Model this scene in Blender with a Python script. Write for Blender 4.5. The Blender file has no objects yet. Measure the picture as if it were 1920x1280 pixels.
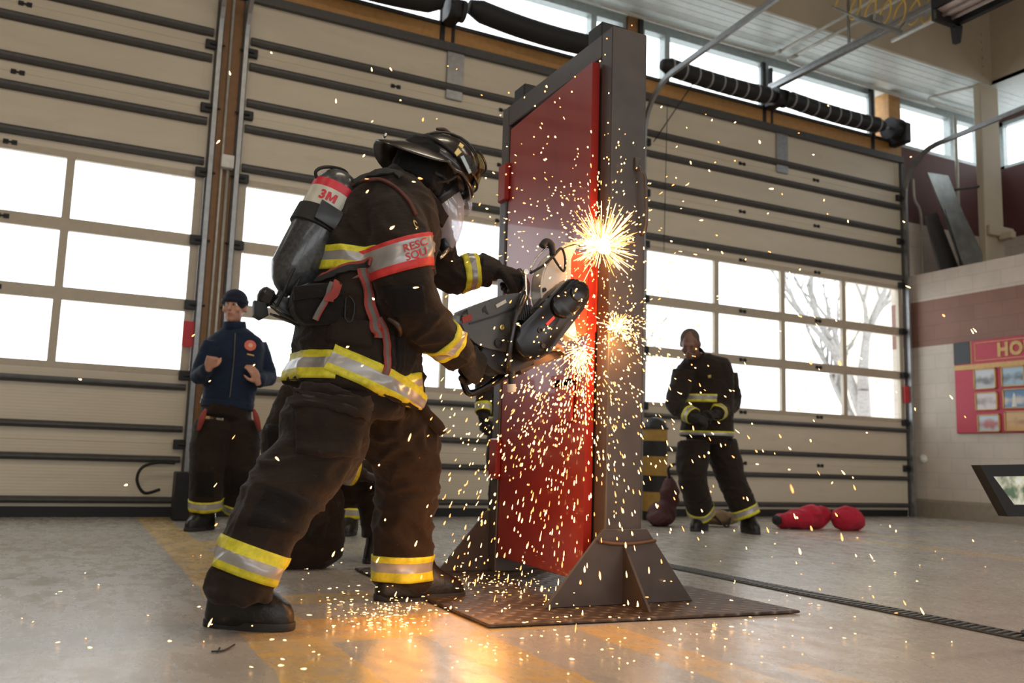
import bpy, bmesh, math, random
from mathutils import Vector, Matrix, noise
from mathutils.bvhtree import BVHTree
random.seed(7)
PI = math.pi
V = Vector
scene = bpy.context.scene
COL = scene.collection

# ------------------------------------------------------------------ camera
FP, PITCH, ROLL, YAW, CH = 1654.0, .1325, .0311, .4566, .62
def cam_axes():
    cy, sy, cp, sp = math.cos(YAW), math.sin(YAW), math.cos(PITCH), math.sin(PITCH)
    F = V((sy*cp, cy*cp, sp)); r = V((cy, -sy, 0)); u = r.cross(F)
    c, s = math.cos(ROLL), math.sin(ROLL)
    return c*r+s*u, c*u-s*r, F
CR, CU, CF = cam_axes()
CC = V((0, 0, CH))
def ray(px, py): return (CR*(px-960)/FP - CU*(py-640)/FP + CF).normalized()
def at(px, py, Y):
    """point of the place seen at (px, py) and standing at depth Y"""
    d = ray(px, py); return CC + d*(Y/d.y)
def atx(px, py, X):
    d = ray(px, py); return CC + d*(X/d.x)
def flr(px, py, z=0.0):
    d = ray(px, py); return CC + d*((z-CH)/d.z)
cd = bpy.data.cameras.new('camera'); cam = bpy.data.objects.new('camera', cd); COL.objects.link(cam)
M = Matrix((CR, CU, -CF)).transposed().to_4x4(); M.translation = CC
cam.matrix_world = M
cd.sensor_width = 36; cd.lens = 36*FP/1920; cd.clip_start = .05; cd.clip_end = 300
cd.dof.use_dof = True; cd.dof.focus_distance = 3.75; cd.dof.aperture_fstop = 2.6
scene.camera = cam

# ------------------------------------------------------------------ materials
class NT:
    def __init__(s, name):
        s.m = bpy.data.materials.new(name); s.m.use_nodes = True
        s.t = s.m.node_tree; s.n = s.t.nodes; s.l = s.t.links
        s.b = s.n['Principled BSDF']; s.out = s.n['Material Output']
    def node(s, typ, **kw):
        n = s.n.new(typ)
        for k, v in kw.items(): setattr(n, k, v)
        return n
    def link(s, a, b): s.l.new(a, b)
    def math(s, op, a, b=None, clamp=False):
        n = s.node('ShaderNodeMath', operation=op, use_clamp=clamp)
        for i, v in enumerate((a, b)):
            if v is None: continue
            if isinstance(v, (int, float)): n.inputs[i].default_value = v
            else: s.link(v, n.inputs[i])
        return n.outputs[0]
    def pos(s):
        g = s.node('ShaderNodeNewGeometry'); return g.outputs['Position']
    def xyz(s):
        sp = s.node('ShaderNodeSeparateXYZ'); s.link(s.pos(), sp.inputs[0]); return sp.outputs
    def noise(s, scale, detail=4, rough=.5, vec=None, mapping=None):
        n = s.node('ShaderNodeTexNoise'); n.inputs['Scale'].default_value = scale
        n.inputs['Detail'].default_value = detail; n.inputs['Roughness'].default_value = rough
        v = vec or s.pos()
        if mapping:
            mp = s.node('ShaderNodeMapping'); mp.inputs['Scale'].default_value = mapping
            s.link(v, mp.inputs[0]); v = mp.outputs[0]
        s.link(v, n.inputs['Vector']); return n.outputs['Fac']
    def ramp(s, fac, stops, interp='LINEAR'):
        r = s.node('ShaderNodeValToRGB'); r.color_ramp.interpolation = interp
        e = r.color_ramp.elements
        while len(e) < len(stops): e.new(.5)
        for i, (p, c) in enumerate(stops):
            e[i].position = p; e[i].color = tuple(c)+(1,) if len(c) == 3 else c
        s.link(fac, r.inputs[0]); return r.outputs[0]
    def mix(s, fac, a, b, mode='MIX'):
        n = s.node('ShaderNodeMix', data_type='RGBA', blend_type=mode)
        for i, v in ((0, fac), (6, a), (7, b)):
            if isinstance(v, (int, float)): n.inputs[i].default_value = v
            elif isinstance(v, tuple): n.inputs[i].default_value = v+(1,) if len(v) == 3 else v
            else: s.link(v, n.inputs[i])
        return n.outputs[2]
    def bump(s, h, strength=.3, dist=.01):
        n = s.node('ShaderNodeBump'); n.inputs['Strength'].default_value = strength
        n.inputs['Distance'].default_value = dist; s.link(h, n.inputs['Height'])
        s.link(n.outputs[0], s.b.inputs['Normal']); return n
    def col(s, c):
        if isinstance(c, tuple): s.b.inputs['Base Color'].default_value = c+(1,)
        else: s.link(c, s.b.inputs['Base Color'])
    def set(s, **k):
        for a, v in k.items(): s.b.inputs[a.replace('_', ' ')].default_value = v

def plain(name, c, rough=.5, metal=0.0, var=.12, scale=18, bump=.0, bscale=60, spec=.5, coat=0):
    t = NT(name); t.set(Roughness=rough, Metallic=metal)
    t.b.inputs['Specular IOR Level'].default_value = spec
    if coat: t.b.inputs['Coat Weight'].default_value = coat; t.b.inputs['Coat Roughness'].default_value = .12
    lo = tuple(x*(1-var) for x in c); hi = tuple(min(1, x*(1+var)) for x in c)
    t.col(t.ramp(t.noise(scale), [(.3, lo), (.7, hi)]))
    if bump: t.bump(t.noise(bscale, 3), bump, .004)
    return t.m
def emit(name, c, s, sample='NONE'):
    t = NT(name); e = t.node('ShaderNodeEmission'); e.inputs[0].default_value = c+(1,); e.inputs[1].default_value = s
    t.link(e.outputs[0], t.out.inputs[0]); t.m.cycles.emission_sampling = sample; return t.m
def clear(name, tint=(1, 1, 1), gloss=.07, rough=.02, cloud=0, cc=(.9, .9, 1)):
    t = NT(name); tr = t.node('ShaderNodeBsdfTransparent'); tr.inputs[0].default_value = tint+(1,)
    gl = t.node('ShaderNodeBsdfGlossy'); gl.inputs['Roughness'].default_value = rough
    mx = t.node('ShaderNodeMixShader'); mx.inputs[0].default_value = gloss
    t.link(tr.outputs[0], mx.inputs[1]); t.link(gl.outputs[0], mx.inputs[2]); o = mx.outputs[0]
    if cloud:
        df = t.node('ShaderNodeBsdfDiffuse'); df.inputs[0].default_value = cc+(1,)
        tl = t.node('ShaderNodeBsdfTranslucent'); tl.inputs[0].default_value = cc+(1,)
        m3 = t.node('ShaderNodeMixShader'); m3.inputs[0].default_value = .5
        t.link(df.outputs[0], m3.inputs[1]); t.link(tl.outputs[0], m3.inputs[2])
        m2 = t.node('ShaderNodeMixShader'); m2.inputs[0].default_value = cloud
        t.link(o, m2.inputs[1]); t.link(m3.outputs[0], m2.inputs[2]); o = m2.outputs[0]
    t.link(o, t.out.inputs[0]); return t.m
def fabric(name, c, var=.3, rough=.85, weave=True):
    t = NT(name); t.set(Roughness=rough); t.b.inputs['Specular IOR Level'].default_value = .25
    t.b.inputs['Sheen Weight'].default_value = .08
    a = t.noise(5, 6, .65); lo = tuple(x*(1-var) for x in c); hi = tuple(x*(1+var) for x in c)
    base = t.ramp(a, [(.3, lo), (.7, hi)])
    dust = t.ramp(t.noise(30, 6, .7), [(.62, (0, 0, 0)), (.8, (.05, .042, .032))])
    t.col(t.mix(1.0, base, dust, 'ADD'))
    h = t.math('ADD', t.math('MULTIPLY', t.noise(9, 5, .6, mapping=(1, 1, 2.2)), 1.0), t.math('MULTIPLY', t.noise(260, 2), .08))
    t.bump(h, .55, .02); return t.m

def wave_panel():
    t = NT('cream ribbed steel'); t.set(Roughness=.42)
    x, y, z = t.xyz()
    base = t.ramp(t.noise(1.3, 5, .6, mapping=(.4, 1, 2)), [(.25, (.61, .54, .42)), (.75, (.70, .63, .50))])
    grime = t.noise(7, 6, .7, mapping=(.25, 1, 1))
    base = t.mix(t.ramp(grime, [(.55, (0, 0, 0)), (.8, (.35, .35, .35))]), base, (.42, .36, .26))
    t.col(base)
    r = t.math('SINE', t.math('MULTIPLY', z, 2*PI/.055))
    r2 = t.math('POWER', t.math('ABSOLUTE', r), 6.0)
    t.bump(r2, .22, .004); return t.m
def block_wall():
    t = NT('painted block'); t.set(Roughness=.6)
    x, y, z = t.xyz()
    cb = t.node('ShaderNodeCombineXYZ'); t.link(t.math('ADD', y, x), cb.inputs[0]); t.link(z, cb.inputs[1])
    bt = t.node('ShaderNodeTexBrick'); t.link(cb.outputs[0], bt.inputs['Vector'])
    bt.inputs['Scale'].default_value = 1; bt.inputs['Brick Width'].default_value = .41; bt.inputs['Row Height'].default_value = .205
    bt.inputs['Mortar Size'].default_value = .008; bt.inputs['Mortar Smooth'].default_value = .4
    bt.inputs['Color1'].default_value = (.95, .95, .95, 1); bt.inputs['Color2'].default_value = (1, 1, 1, 1); bt.inputs['Mortar'].default_value = (.85, .85, .85, 1)
    zz = t.math('DIVIDE', z, 8.0)
    cream, mar = (.66, .58, .49), (.30, .155, .115)
    base = t.ramp(zz, [(0, (.40, .34, .26)), (.23/8, cream), (2.372/8, mar), (3.02/8, (.70, .60, .52)), (4.25/8, (.13, .045, .04))], 'CONSTANT')
    dirt = t.ramp(t.noise(2.2, 5, .6), [(.3, (.82, .82, .82)), (.7, (1, 1, 1))])
    t.col(t.mix(1.0, t.mix(1.0, base, bt.outputs['Color'], 'MULTIPLY'), dirt, 'MULTIPLY'))
    t.bump(bt.outputs['Fac'], -.4, .006); return t.m
def floor_mat():
    t = NT('worn concrete'); x, y, z = t.xyz()
    a = t.noise(.9, 8, .6); b = t.noise(6, 8, .7, mapping=(1.6, .7, 1)); c = t.noise(60, 5, .7)
    base = t.ramp(a, [(.3, (.37, .345, .31)), (.7, (.50, .475, .435))])
    base = t.mix(t.math('MULTIPLY', t.ramp(b, [(.48, (0, 0, 0)), (.75, (1, 1, 1))]), .30), base, (.29, .26, .23))
    base = t.mix(t.math('MULTIPLY', t.ramp(c, [(.56, (0, 0, 0)), (.72, (1, 1, 1))]), .55), base, (.20, .18, .155))
    pits = t.noise(38, 3, .6, mapping=(.6, 1.6, 1)); zone = t.noise(.8, 2)
    base = t.mix(t.math('MULTIPLY', t.ramp(pits, [(.66, (0, 0, 0)), (.70, (1, 1, 1))]), t.ramp(zone, [(.45, (.15, .15, .15)), (.6, (1, 1, 1))])), base, (.07, .06, .05))
    wx = t.math('ADD', x, t.math('MULTIPLY', t.math('SUBTRACT', t.noise(5, 3), .5), .05))
    wy = t.math('ADD', y, t.math('MULTIPLY', t.math('SUBTRACT', t.noise(6.3, 3), .5), .06))
    def rng(v, lo, hi): return t.math('MULTIPLY', t.math('GREATER_THAN', v, lo), t.math('LESS_THAN', v, hi))
    total = None
    for x0, x1, y0, y1, w in ((.57, .83, .5, 8.7, 1), (1.16, 1.39, .5, 3.36, 1), (.57, 1.72, 2.98, 3.4, 1), (.57, 1.39, 3.75, 4.0, .8),
                              (1.74, 1.93, .5, 2.96, .8), (2.03, 2.17, .5, 2.2, .7), (.57, 1.75, 6.0, 6.45, .9), (6.2, 6.55, .5, 6.6, .5), (6.9, 7.2, 5.6, 8, .4), (4.2, 9.5, 6.9, 7.1, .35)):
        r = t.math('MULTIPLY', t.math('MULTIPLY', rng(wx, x0, x1), rng(wy, y0, y1)), w)
        total = r if total is None else t.math('MAXIMUM', total, r)
    wear = t.ramp(t.noise(11, 8, .75), [(.36, (.25, .25, .25)), (.6, (1, 1, 1))])
    fac = t.math('MULTIPLY', t.math('MULTIPLY', total, wear), .85)
    base = t.mix(fac, base, (.74, .47, .12))
    # saw joints in the slab
    j = t.math('MAXIMUM', t.math('LESS_THAN', t.math('ABSOLUTE', t.math('SUBTRACT', y, 4.78)), .006), t.math('LESS_THAN', t.math('ABSOLUTE', t.math('SUBTRACT', y, 7.35)), .01))
    base = t.mix(t.math('MULTIPLY', j, .7), base, (.1, .09, .08))
    t.col(base)
    rr = t.ramp(b, [(.3, (.16, .16, .16)), (.75, (.42, .42, .42))]); t.link(rr, t.b.inputs['Roughness'])
    t.b.inputs['Specular IOR Level'].default_value = .5
    h = t.math('ADD', t.math('MULTIPLY', c, .5), t.math('MULTIPLY', t.noise(18, 5, .6), 1.0))
    t.bump(h, .18, .006); return t.m
def tread_plate():
    t = NT('diamond tread plate'); t.set(Metallic=.6); x, y, z = t.xyz()
    u = t.math('MULTIPLY', t.math('ADD', x, y), 22.0); v = t.math('MULTIPLY', t.math('SUBTRACT', x, y), 22.0)
    su = t.math('ABSOLUTE', t.math('SINE', t.math('MULTIPLY', u, PI/2))); sv = t.math('ABSOLUTE', t.math('SINE', t.math('MULTIPLY', v, PI/2)))
    chk = t.math('GREATER_THAN', t.math('SINE', t.math('MULTIPLY', u, PI/2)), 0.0)
    e1 = t.math('MULTIPLY', t.math('POWER', su, 2.0), t.math('POWER', sv, 7.0)); e2 = t.math('MULTIPLY', t.math('POWER', sv, 2.0), t.math('POWER', su, 7.0))
    m = t.node('ShaderNodeMix', data_type='FLOAT'); t.link(chk, m.inputs[0]); t.link(e1, m.inputs[2]); t.link(e2, m.inputs[3])
    h = m.outputs[0]; t.bump(h, .9, .01)
    t.col(t.mix(h, t.ramp(t.noise(7, 6, .7), [(.3, (.06, .04, .03)), (.7, (.14, .095, .07))]), (.26, .21, .17)))
    t.set(Roughness=.5); return t.m

MT = {}
MT['panel'] = wave_panel(); MT['block'] = block_wall(); MT['floor'] = floor_mat(); MT['tread'] = tread_plate()
MT['frame_cream'] = plain('cream painted frame', (.50, .43, .33), .45, var=.06)
MT['strut'] = plain('grey steel strut', (.085, .082, .08), .5, .3)
MT['track'] = plain('galvanised track', (.34, .35, .36), .4, .7)
MT['dark'] = plain('dark hardware', (.02, .02, .022), .5, .2)
MT['rubber'] = plain('black rubber', (.012, .012, .013), .6, bump=.2)
MT['brown'] = plain('brown painted steel', (.25, .12, .04), .5, .0)
MT['orange'] = plain('ochre painted header', (.46, .235, .07), .5)
MT['alum'] = plain('window aluminium', (.38, .42, .42), .4, .5)
MT['glass'] = clear('window glass', (.97, .98, .98), .05)
MT['beige'] = plain('beige painted beam', (.50, .43, .32), .6, var=.05, scale=3)
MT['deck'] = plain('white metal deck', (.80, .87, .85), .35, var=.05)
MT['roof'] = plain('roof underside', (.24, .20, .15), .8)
MT['white'] = plain('white plastic', (.75, .74, .70), .5)
MT['conduit'] = plain('painted conduit', (.52, .50, .44), .45, .3)
MT['yellow_tape'] = NT('lime yellow trim'); 
def tape(name, c, e):
    t = NT(name); t.set(Roughness=.55); t.col(t.ramp(t.noise(26, 5, .65), [(.3, tuple(x*.62 for x in c)), (.6, c)]))
    t.bump(t.noise(160, 2), .25, .002); return t.m
MT['yellow_tape'] = tape('lime yellow trim', (.78, .70, .035), 0)
MT['silver_tape'] = plain('silver reflective trim', (.40, .385, .37), .32, .35, .25, 9)
MT['red_tape'] = tape('red trim', (.72, .045, .045), 0)
MT['turnout'] = fabric('brown turnout cloth', (.019, .0115, .0075))
MT['turnout_dark'] = fabric('dark patched cloth', (.0075, .006, .006))
MT['navy'] = fabric('navy knit', (.012, .022, .050), .2)
MT['navy2'] = fabric('navy wool cap', (.014, .018, .04), .2)
MT['glove'] = fabric('dark glove leather', (.020, .016, .014), .3, .6)
MT['boot'] = plain('black boot leather', (.008, .0075, .007), .38, bump=.3, bscale=90)
MT['sole'] = plain('black boot sole', (.018, .018, .018), .6)
MT['hood'] = fabric('black knit hood', (.008, .008, .009), .2, .95)
MT['skin'] = plain('skin', (.52, .27, .19), .5, var=.08, scale=30)
MT['skin_dark'] = plain('brown skin', (.20, .10, .07), .5, var=.08, scale=30)
MT['helmet'] = plain('worn black helmet', (.017, .013, .011), .32, var=.5, scale=20, coat=.5)
MT['goggle'] = clear('smoked goggle lens', (.72, .70, .5), .18, .08)
MT['lens'] = clear('clear mask lens', (.95, .95, 1), .16, .06, .45, (.9, .9, 1.0))
MT['shield'] = clear('clear face shield', (.97, .97, 1), .2, .05, .15)
MT['maskrub'] = plain('black mask rubber', (.015, .015, .016), .3)
MT['tank'] = plain('smoky composite wrap', (.05, .053, .056), .34, var=.45, scale=70, coat=.5)
MT['label_w'] = plain('cream label', (.62, .60, .50), .35)
MT['label_r'] = plain('red label', (.62, .03, .05), .35)
MT['strap_red'] = plain('red webbing', (.30, .05, .04), .8, bump=.4, bscale=300)
MT['strap_grey'] = plain('grey webbing', (.14, .13, .12), .8, bump=.4, bscale=300)
MT['webbing'] = plain('black webbing', (.018, .018, .018), .75, bump=.4, bscale=300)
MT['chrome'] = plain('bright steel', (.62, .60, .56), .22, 1)
MT['brass'] = plain('brass', (.75, .55, .2), .28, 1)
MT['black_gloss'] = plain('gloss black cover', (.006, .006, .007), .2, spec=.35)
MT['saw_grey'] = plain('dark grey saw housing', (.075, .072, .068), .42, var=.08)
MT['dull_red'] = plain('faded red piping', (.10, .028, .02), .8)
MT['saw_white'] = plain('white blade guard', (.72, .66, .58), .35, var=.05)
MT['blade'] = plain('red cutting disc', (.50, .045, .015), .5, .1, var=.3, scale=25)
MT['bar'] = plain('worn handle tube', (.05, .047, .045), .25, .6)
MT['door_red'] = NT('x')
def doorred():
    t = NT('red painted steel door'); t.set(Roughness=.33)
    a = t.noise(3, 6, .6, mapping=(1, 1, .35))
    c = t.ramp(a, [(.3, (.26, .018, .014)), (.7, (.36, .028, .022))])
    s = t.ramp(t.noise(22, 8, .8, mapping=(1, 1, 3)), [(.63, (0, 0, 0)), (.72, (.6, .6, .6))])
    t.col(t.mix(s, c, (.2, .035, .03))); t.b.inputs['Coat Weight'].default_value = .3
    t.bump(t.noise(4, 3), .06, .01); return t.m
MT['door_red'] = doorred()
MT['post'] = plain('brown grey painted steel tube', (.085, .070, .064), .42, .25, .14, 9)
MT['bol_black'] = plain('black rubber sleeve', (.015, .015, .015), .55)
MT['bol_yellow'] = plain('amber stripe', (.42, .25, .05), .55)
MT['redbag'] = fabric('red cloth', (.46, .016, .04), .2)
MT['board_red'] = plain('crimson board', (.50, .035, .07), .5, var=.05)
MT['board_black'] = plain('charcoal board', (.03, .035, .04), .5)
MT['gold'] = plain('gold paint', (.62, .38, .12), .45)
MT['galv'] = plain('sheet metal', (.30, .32, .31), .35, .8, .2, 6)
MT['heater'] = plain('lamp reflector', (.62, .52, .48), .3, .2)
MT['yhose'] = plain('yellow air hose', (.62, .40, .05), .4)
MT['snow'] = plain('pale ground', (.8, .8, .8), .9, scale=.4)
MT['bark'] = plain('bark', (.34, .32, .30), .9, var=.2)
MT['bldg'] = plain('ochre facade', (.80, .70, .54), .8)
MT['bldg2'] = plain('pale facade', (.7, .68, .68), .8)
MT['green'] = plain('green sign', (.12, .40, .26), .6)
MT['tag_red'] = plain('red notice', (.55, .04, .05), .6)
MT['spark_hot'] = emit('white hot spark', (1, .54, .20), 7)
MT['spark_mid'] = emit('orange spark', (1, .37, .10), 4)
MT['spark_core'] = emit('molten core', (1, .72, .38), 14)

# ------------------------------------------------------------------ mesh helpers
def finish(name, bm, mats, parent=None, smooth=False, label=None):
    me = bpy.data.meshes.new(name)
    bmesh.ops.recalc_face_normals(bm, faces=bm.faces[:])
    bm.to_mesh(me); bm.free()
    if not isinstance(mats, (list, tuple)): mats = [mats]
    for m in mats: me.materials.append(MT[m] if isinstance(m, str) else m)
    if smooth:
        for p in me.polygons: p.use_smooth = True
        if smooth == 'auto':
            try: me.set_sharp_from_angle(angle=math.radians(38))
            except Exception: pass
    o = bpy.data.objects.new(name, me); COL.objects.link(o)
    if parent is not None: adopt(o, parent)
    if label: o['label'] = label
    return o
def wloc(o):
    l = V(o.location)
    return l
def adopt(o, p):
    o.parent = p
    q = p; t = V((0, 0, 0))
    # every parent here is a translation only; meshes under it are written in world coordinates
    while q is not None:
        if q.type == 'EMPTY': t += q.location
        q = q.parent
    if p.type == 'EMPTY': o.matrix_parent_inverse = Matrix.Translation(-t)
def tag(o, label=None, cat=None, group=None, kind=None):
    if label: o['label'] = label
    if cat: o['category'] = cat
    if group: o['group'] = group
    if kind: o['kind'] = kind
    return o
def thing(name, loc, label, cat, group=None, kind=None):
    o = bpy.data.objects.new(name, None); COL.objects.link(o); o.location = loc; o.empty_display_size = .1
    return tag(o, label, cat, group, kind)
def box(bm, lo, hi, bev=0, mi=0, seg=1):
    lo, hi = V(lo), V(hi)
    vs = [bm.verts.new((x, y, z)) for x in (lo.x, hi.x) for y in (lo.y, hi.y) for z in (lo.z, hi.z)]
    fs = [bm.faces.new([vs[i] for i in f]) for f in ((0, 1, 3, 2), (4, 6, 7, 5), (0, 4, 5, 1), (2, 3, 7, 6), (0, 2, 6, 4), (1, 5, 7, 3))]
    for f in fs: f.material_index = mi
    if bev:
        es = list({e for f in fs for e in f.edges})
        r = bmesh.ops.bevel(bm, geom=es, offset=bev, segments=seg, profile=.6, affect='EDGES')
        for f in r['faces']: f.material_index = mi
def B(): return bmesh.new()
def bx(name, lo, hi, m, parent=None, bev=0, label=None):
    b = B(); box(b, lo, hi, bev); return finish(name, b, m, parent, label=label)
def frame_of(d, hint=V((0, 0, 1))):
    d = d.normalized()
    if abs(d.dot(hint)) > .97: hint = V((0, 1, 0))
    a = hint.cross(d).normalized(); return a, d.cross(a).normalized()
def smooth_path(pts, n):
    """Catmull-Rom through tuples of equal length"""
    P = [tuple(p) for p in pts]; P = [P[0]]+P+[P[-1]]; out = []
    for i in range(1, len(P)-2):
        for k in range(n):
            t = k/n; a, b, c, d = P[i-1], P[i], P[i+1], P[i+2]
            out.append(tuple(.5*((2*b[j])+(-a[j]+c[j])*t+(2*a[j]-5*b[j]+4*c[j]-d[j])*t*t+(-a[j]+3*b[j]-3*c[j]+d[j])*t**3) for j in range(len(b))))
    out.append(P[-2]); return out
def rings(bm, rs, cap=True, mi=0, close=False):
    loops = [[bm.verts.new(p) for p in r] for r in rs]; n = len(rs[0]); fs = []
    m = len(loops)
    for i in range(m if close else m-1):
        a, b = loops[i], loops[(i+1) % m]
        for k in range(n): fs.append(bm.faces.new((a[k], a[(k+1) % n], b[(k+1) % n], b[k])))
    if cap and not close:
        fs.append(bm.faces.new(loops[0][::-1])); fs.append(bm.faces.new(loops[-1]))
    for f in fs: f.material_index = mi
    return loops
def tube(bm, pts, r, n=10, k=0, cap=True, mi=0, hint=V((0, 0, 1)), close=False):
    """pts: list of Vectors; r: number or list; k: smoothing subdivisions"""
    rad = r if isinstance(r, (list, tuple)) else [r]*len(pts)
    P = [(p[0], p[1], p[2], q) for p, q in zip(pts, rad)]
    if k: P = smooth_path(P, k)
    C = [V(p[:3]) for p in P]; R = [p[3] for p in P]; rs = []; pa = None
    for i, c in enumerate(C):
        d = (C[min(i+1, len(C)-1)]-C[max(i-1, 0)])
        if close: d = C[(i+1) % len(C)]-C[i-1]
        d.normalize()
        if pa is None: a, b = frame_of(d, hint)
        else:
            a = (pa-d*pa.dot(d)).normalized(); b = d.cross(a)
        pa = a
        rs.append([c+(a*math.cos(2*PI*j/n)+b*math.sin(2*PI*j/n))*R[i] for j in range(n)])
    rings(bm, rs, cap, mi, close)
def ell(bm, c, rx, ry=None, rz=None, ax=None, n=20, m=12, mi=0, fn=None):
    """ellipsoid; ax = (x, y, z) axes"""
    ry = rx if ry is None else ry; rz = rx if rz is None else rz
    X, Y, Z = ax or (V((1, 0, 0)), V((0, 1, 0)), V((0, 0, 1)))
    c = V(c); rs = []
    for i in range(1, m):
        th = PI*i/m
        rs.append([c+X*(rx*math.sin(th)*math.cos(2*PI*j/n))+Y*(ry*math.sin(th)*math.sin(2*PI*j/n))+Z*(-rz*math.cos(th)) for j in range(n)])
    top = bm.verts.new(c+Z*rz); bot = bm.verts.new(c-Z*rz)
    L = rings(bm, rs, cap=False, mi=mi)
    for j in range(n):
        f = bm.faces.new((bot, L[0][(j+1) % n], L[0][j])); f.material_index = mi
        f = bm.faces.new((top, L[-1][j], L[-1][(j+1) % n])); f.material_index = mi
def lathe(bm, c, axis, prof, n=32, mi=0, hint=V((0, 0, 1)), mis=None):
    """prof: list of (distance along axis, radius)"""
    a, b = frame_of(V(axis), hint); d = V(axis).normalized(); c = V(c)
    loops = [[bm.verts.new(c+d*s+(a*math.cos(2*PI*j/n)+b*math.sin(2*PI*j/n))*max(r, 1e-4)) for j in range(n)] for s, r in prof]
    for i in range(len(loops)-1):
        for j in range(n):
            f = bm.faces.new((loops[i][j], loops[i][(j+1) % n], loops[i+1][(j+1) % n], loops[i+1][j]))
            f.material_index = mis[i] if mis else mi
    bm.faces.new(loops[0][::-1]); bm.faces.new(loops[-1])
def prism(bm, poly, d, mi=0, bev=0, seg=2):
    """poly: planar list of Vectors, extruded along d"""
    d = V(d); a = [bm.verts.new(p) for p in poly]; b = [bm.verts.new(V(p)+d) for p in poly]; n = len(poly)
    fs = [bm.faces.new(a[::-1]), bm.faces.new(b)]+[bm.faces.new((a[i], a[(i+1) % n], b[(i+1) % n], b[i])) for i in range(n)]
    for f in fs: f.material_index = mi
    if bev:
        es = [e for e in {e for f in fs[:2] for e in f.edges}]
        r = bmesh.ops.bevel(bm, geom=es, offset=bev, segments=seg, profile=.5, affect='EDGES')
        for f in r['faces']: f.material_index = mi
def pxpoly(pts, Y): return [at(x, y, Y) for x, y in pts]
def round_poly(pts, n=4):
    """Chaikin rounding of a closed pixel outline"""
    for _ in range(n):
        q = []
        for i in range(len(pts)):
            a, b = pts[i], pts[(i+1) % len(pts)]
            q.append((a[0]*.78+b[0]*.22, a[1]*.78+b[1]*.22)); q.append((a[0]*.22+b[0]*.78, a[1]*.22+b[1]*.78))
        pts = q
    return pts
def text_mesh(body, size=1.0, extrude=0.0, align='LEFT', bold=0.0, spacing=1.0):
    cu = bpy.data.curves.new('lettering', 'FONT'); cu.body = body; cu.size = size; cu.extrude = extrude
    cu.align_x = align; cu.offset = bold; cu.resolution_u = 3; cu.space_character = spacing; cu.space_line = .85
    o = bpy.data.objects.new('lettering', cu); COL.objects.link(o)
    dg = bpy.context.evaluated_depsgraph_get(); dg.update()
    me = bpy.data.meshes.new_from_object(o.evaluated_get(dg))
    bpy.data.objects.remove(o); bpy.data.curves.remove(cu); return me
def bm_copy_mesh(bm, me, M=None, fn=None, mi=0):
    vs = []
    for v in me.vertices:
        p = V(v.co)
        vs.append(bm.verts.new(fn(p) if fn else M @ p))
    for p in me.polygons:
        try:
            f = bm.faces.new([vs[i] for i in p.vertices]); f.material_index = mi
        except ValueError: pass

# fused organic surfaces ------------------------------------------------
def fuse(name, bm, m, parent=None, voxel=.012, smooth=4, wr=0.0, wscale=9.0, label=None, stretch=(1, 1, 1), seed=0, clip=None):
    """turn overlapping closed shapes into ONE continuous skin, then fold it"""
    bmesh.ops.recalc_face_normals(bm, faces=bm.faces[:])
    me = bpy.data.meshes.new('raw'); bm.to_mesh(me); bm.free()
    o = bpy.data.objects.new('raw', me); COL.objects.link(o)
    md = o.modifiers.new('r', 'REMESH'); md.mode = 'VOXEL'; md.voxel_size = voxel; md.adaptivity = 0
    sm = o.modifiers.new('s', 'SMOOTH'); sm.factor = .5; sm.iterations = smooth
    dg = bpy.context.evaluated_depsgraph_get(); dg.update()
    ne = bpy.data.meshes.new_from_object(o.evaluated_get(dg))
    bpy.data.objects.remove(o); bpy.data.meshes.remove(me)
    b = bmesh.new(); b.from_mesh(ne); bpy.data.meshes.remove(ne); b.normal_update()
    if wr:
        off = V((seed*3.1, seed*1.7, seed*.9)); mv = []
        for v in b.verts:
            p = V((v.co.x*stretch[0], v.co.y*stretch[1], v.co.z*stretch[2]))*wscale+off
            q = p+V((noise.noise(p*.6), noise.noise(p*.6+V((9, 9, 9))), noise.noise(p*.5+V((3, 1, 7)))))*1.1
            r1 = 1-min(1, abs(noise.noise(q))*3.2); r2 = 1-min(1, abs(noise.noise(q*2.1+V((4, 4, 4))))*3.0)
            d = r1*r1*.75+r2*.30+noise.noise(q*.7)*.4
            mv.append(v.normal*(d*wr-wr*.30))
        for v, d in zip(b.verts, mv): v.co += d
        bmesh.ops.smooth_vert(b, verts=b.verts[:], factor=.5, use_axis_x=True, use_axis_y=True, use_axis_z=True)
    tree = BVHTree.FromBMesh(b)
    ob = finish(name, b, m, parent, smooth=True, label=label)
    return ob, tree
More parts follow.
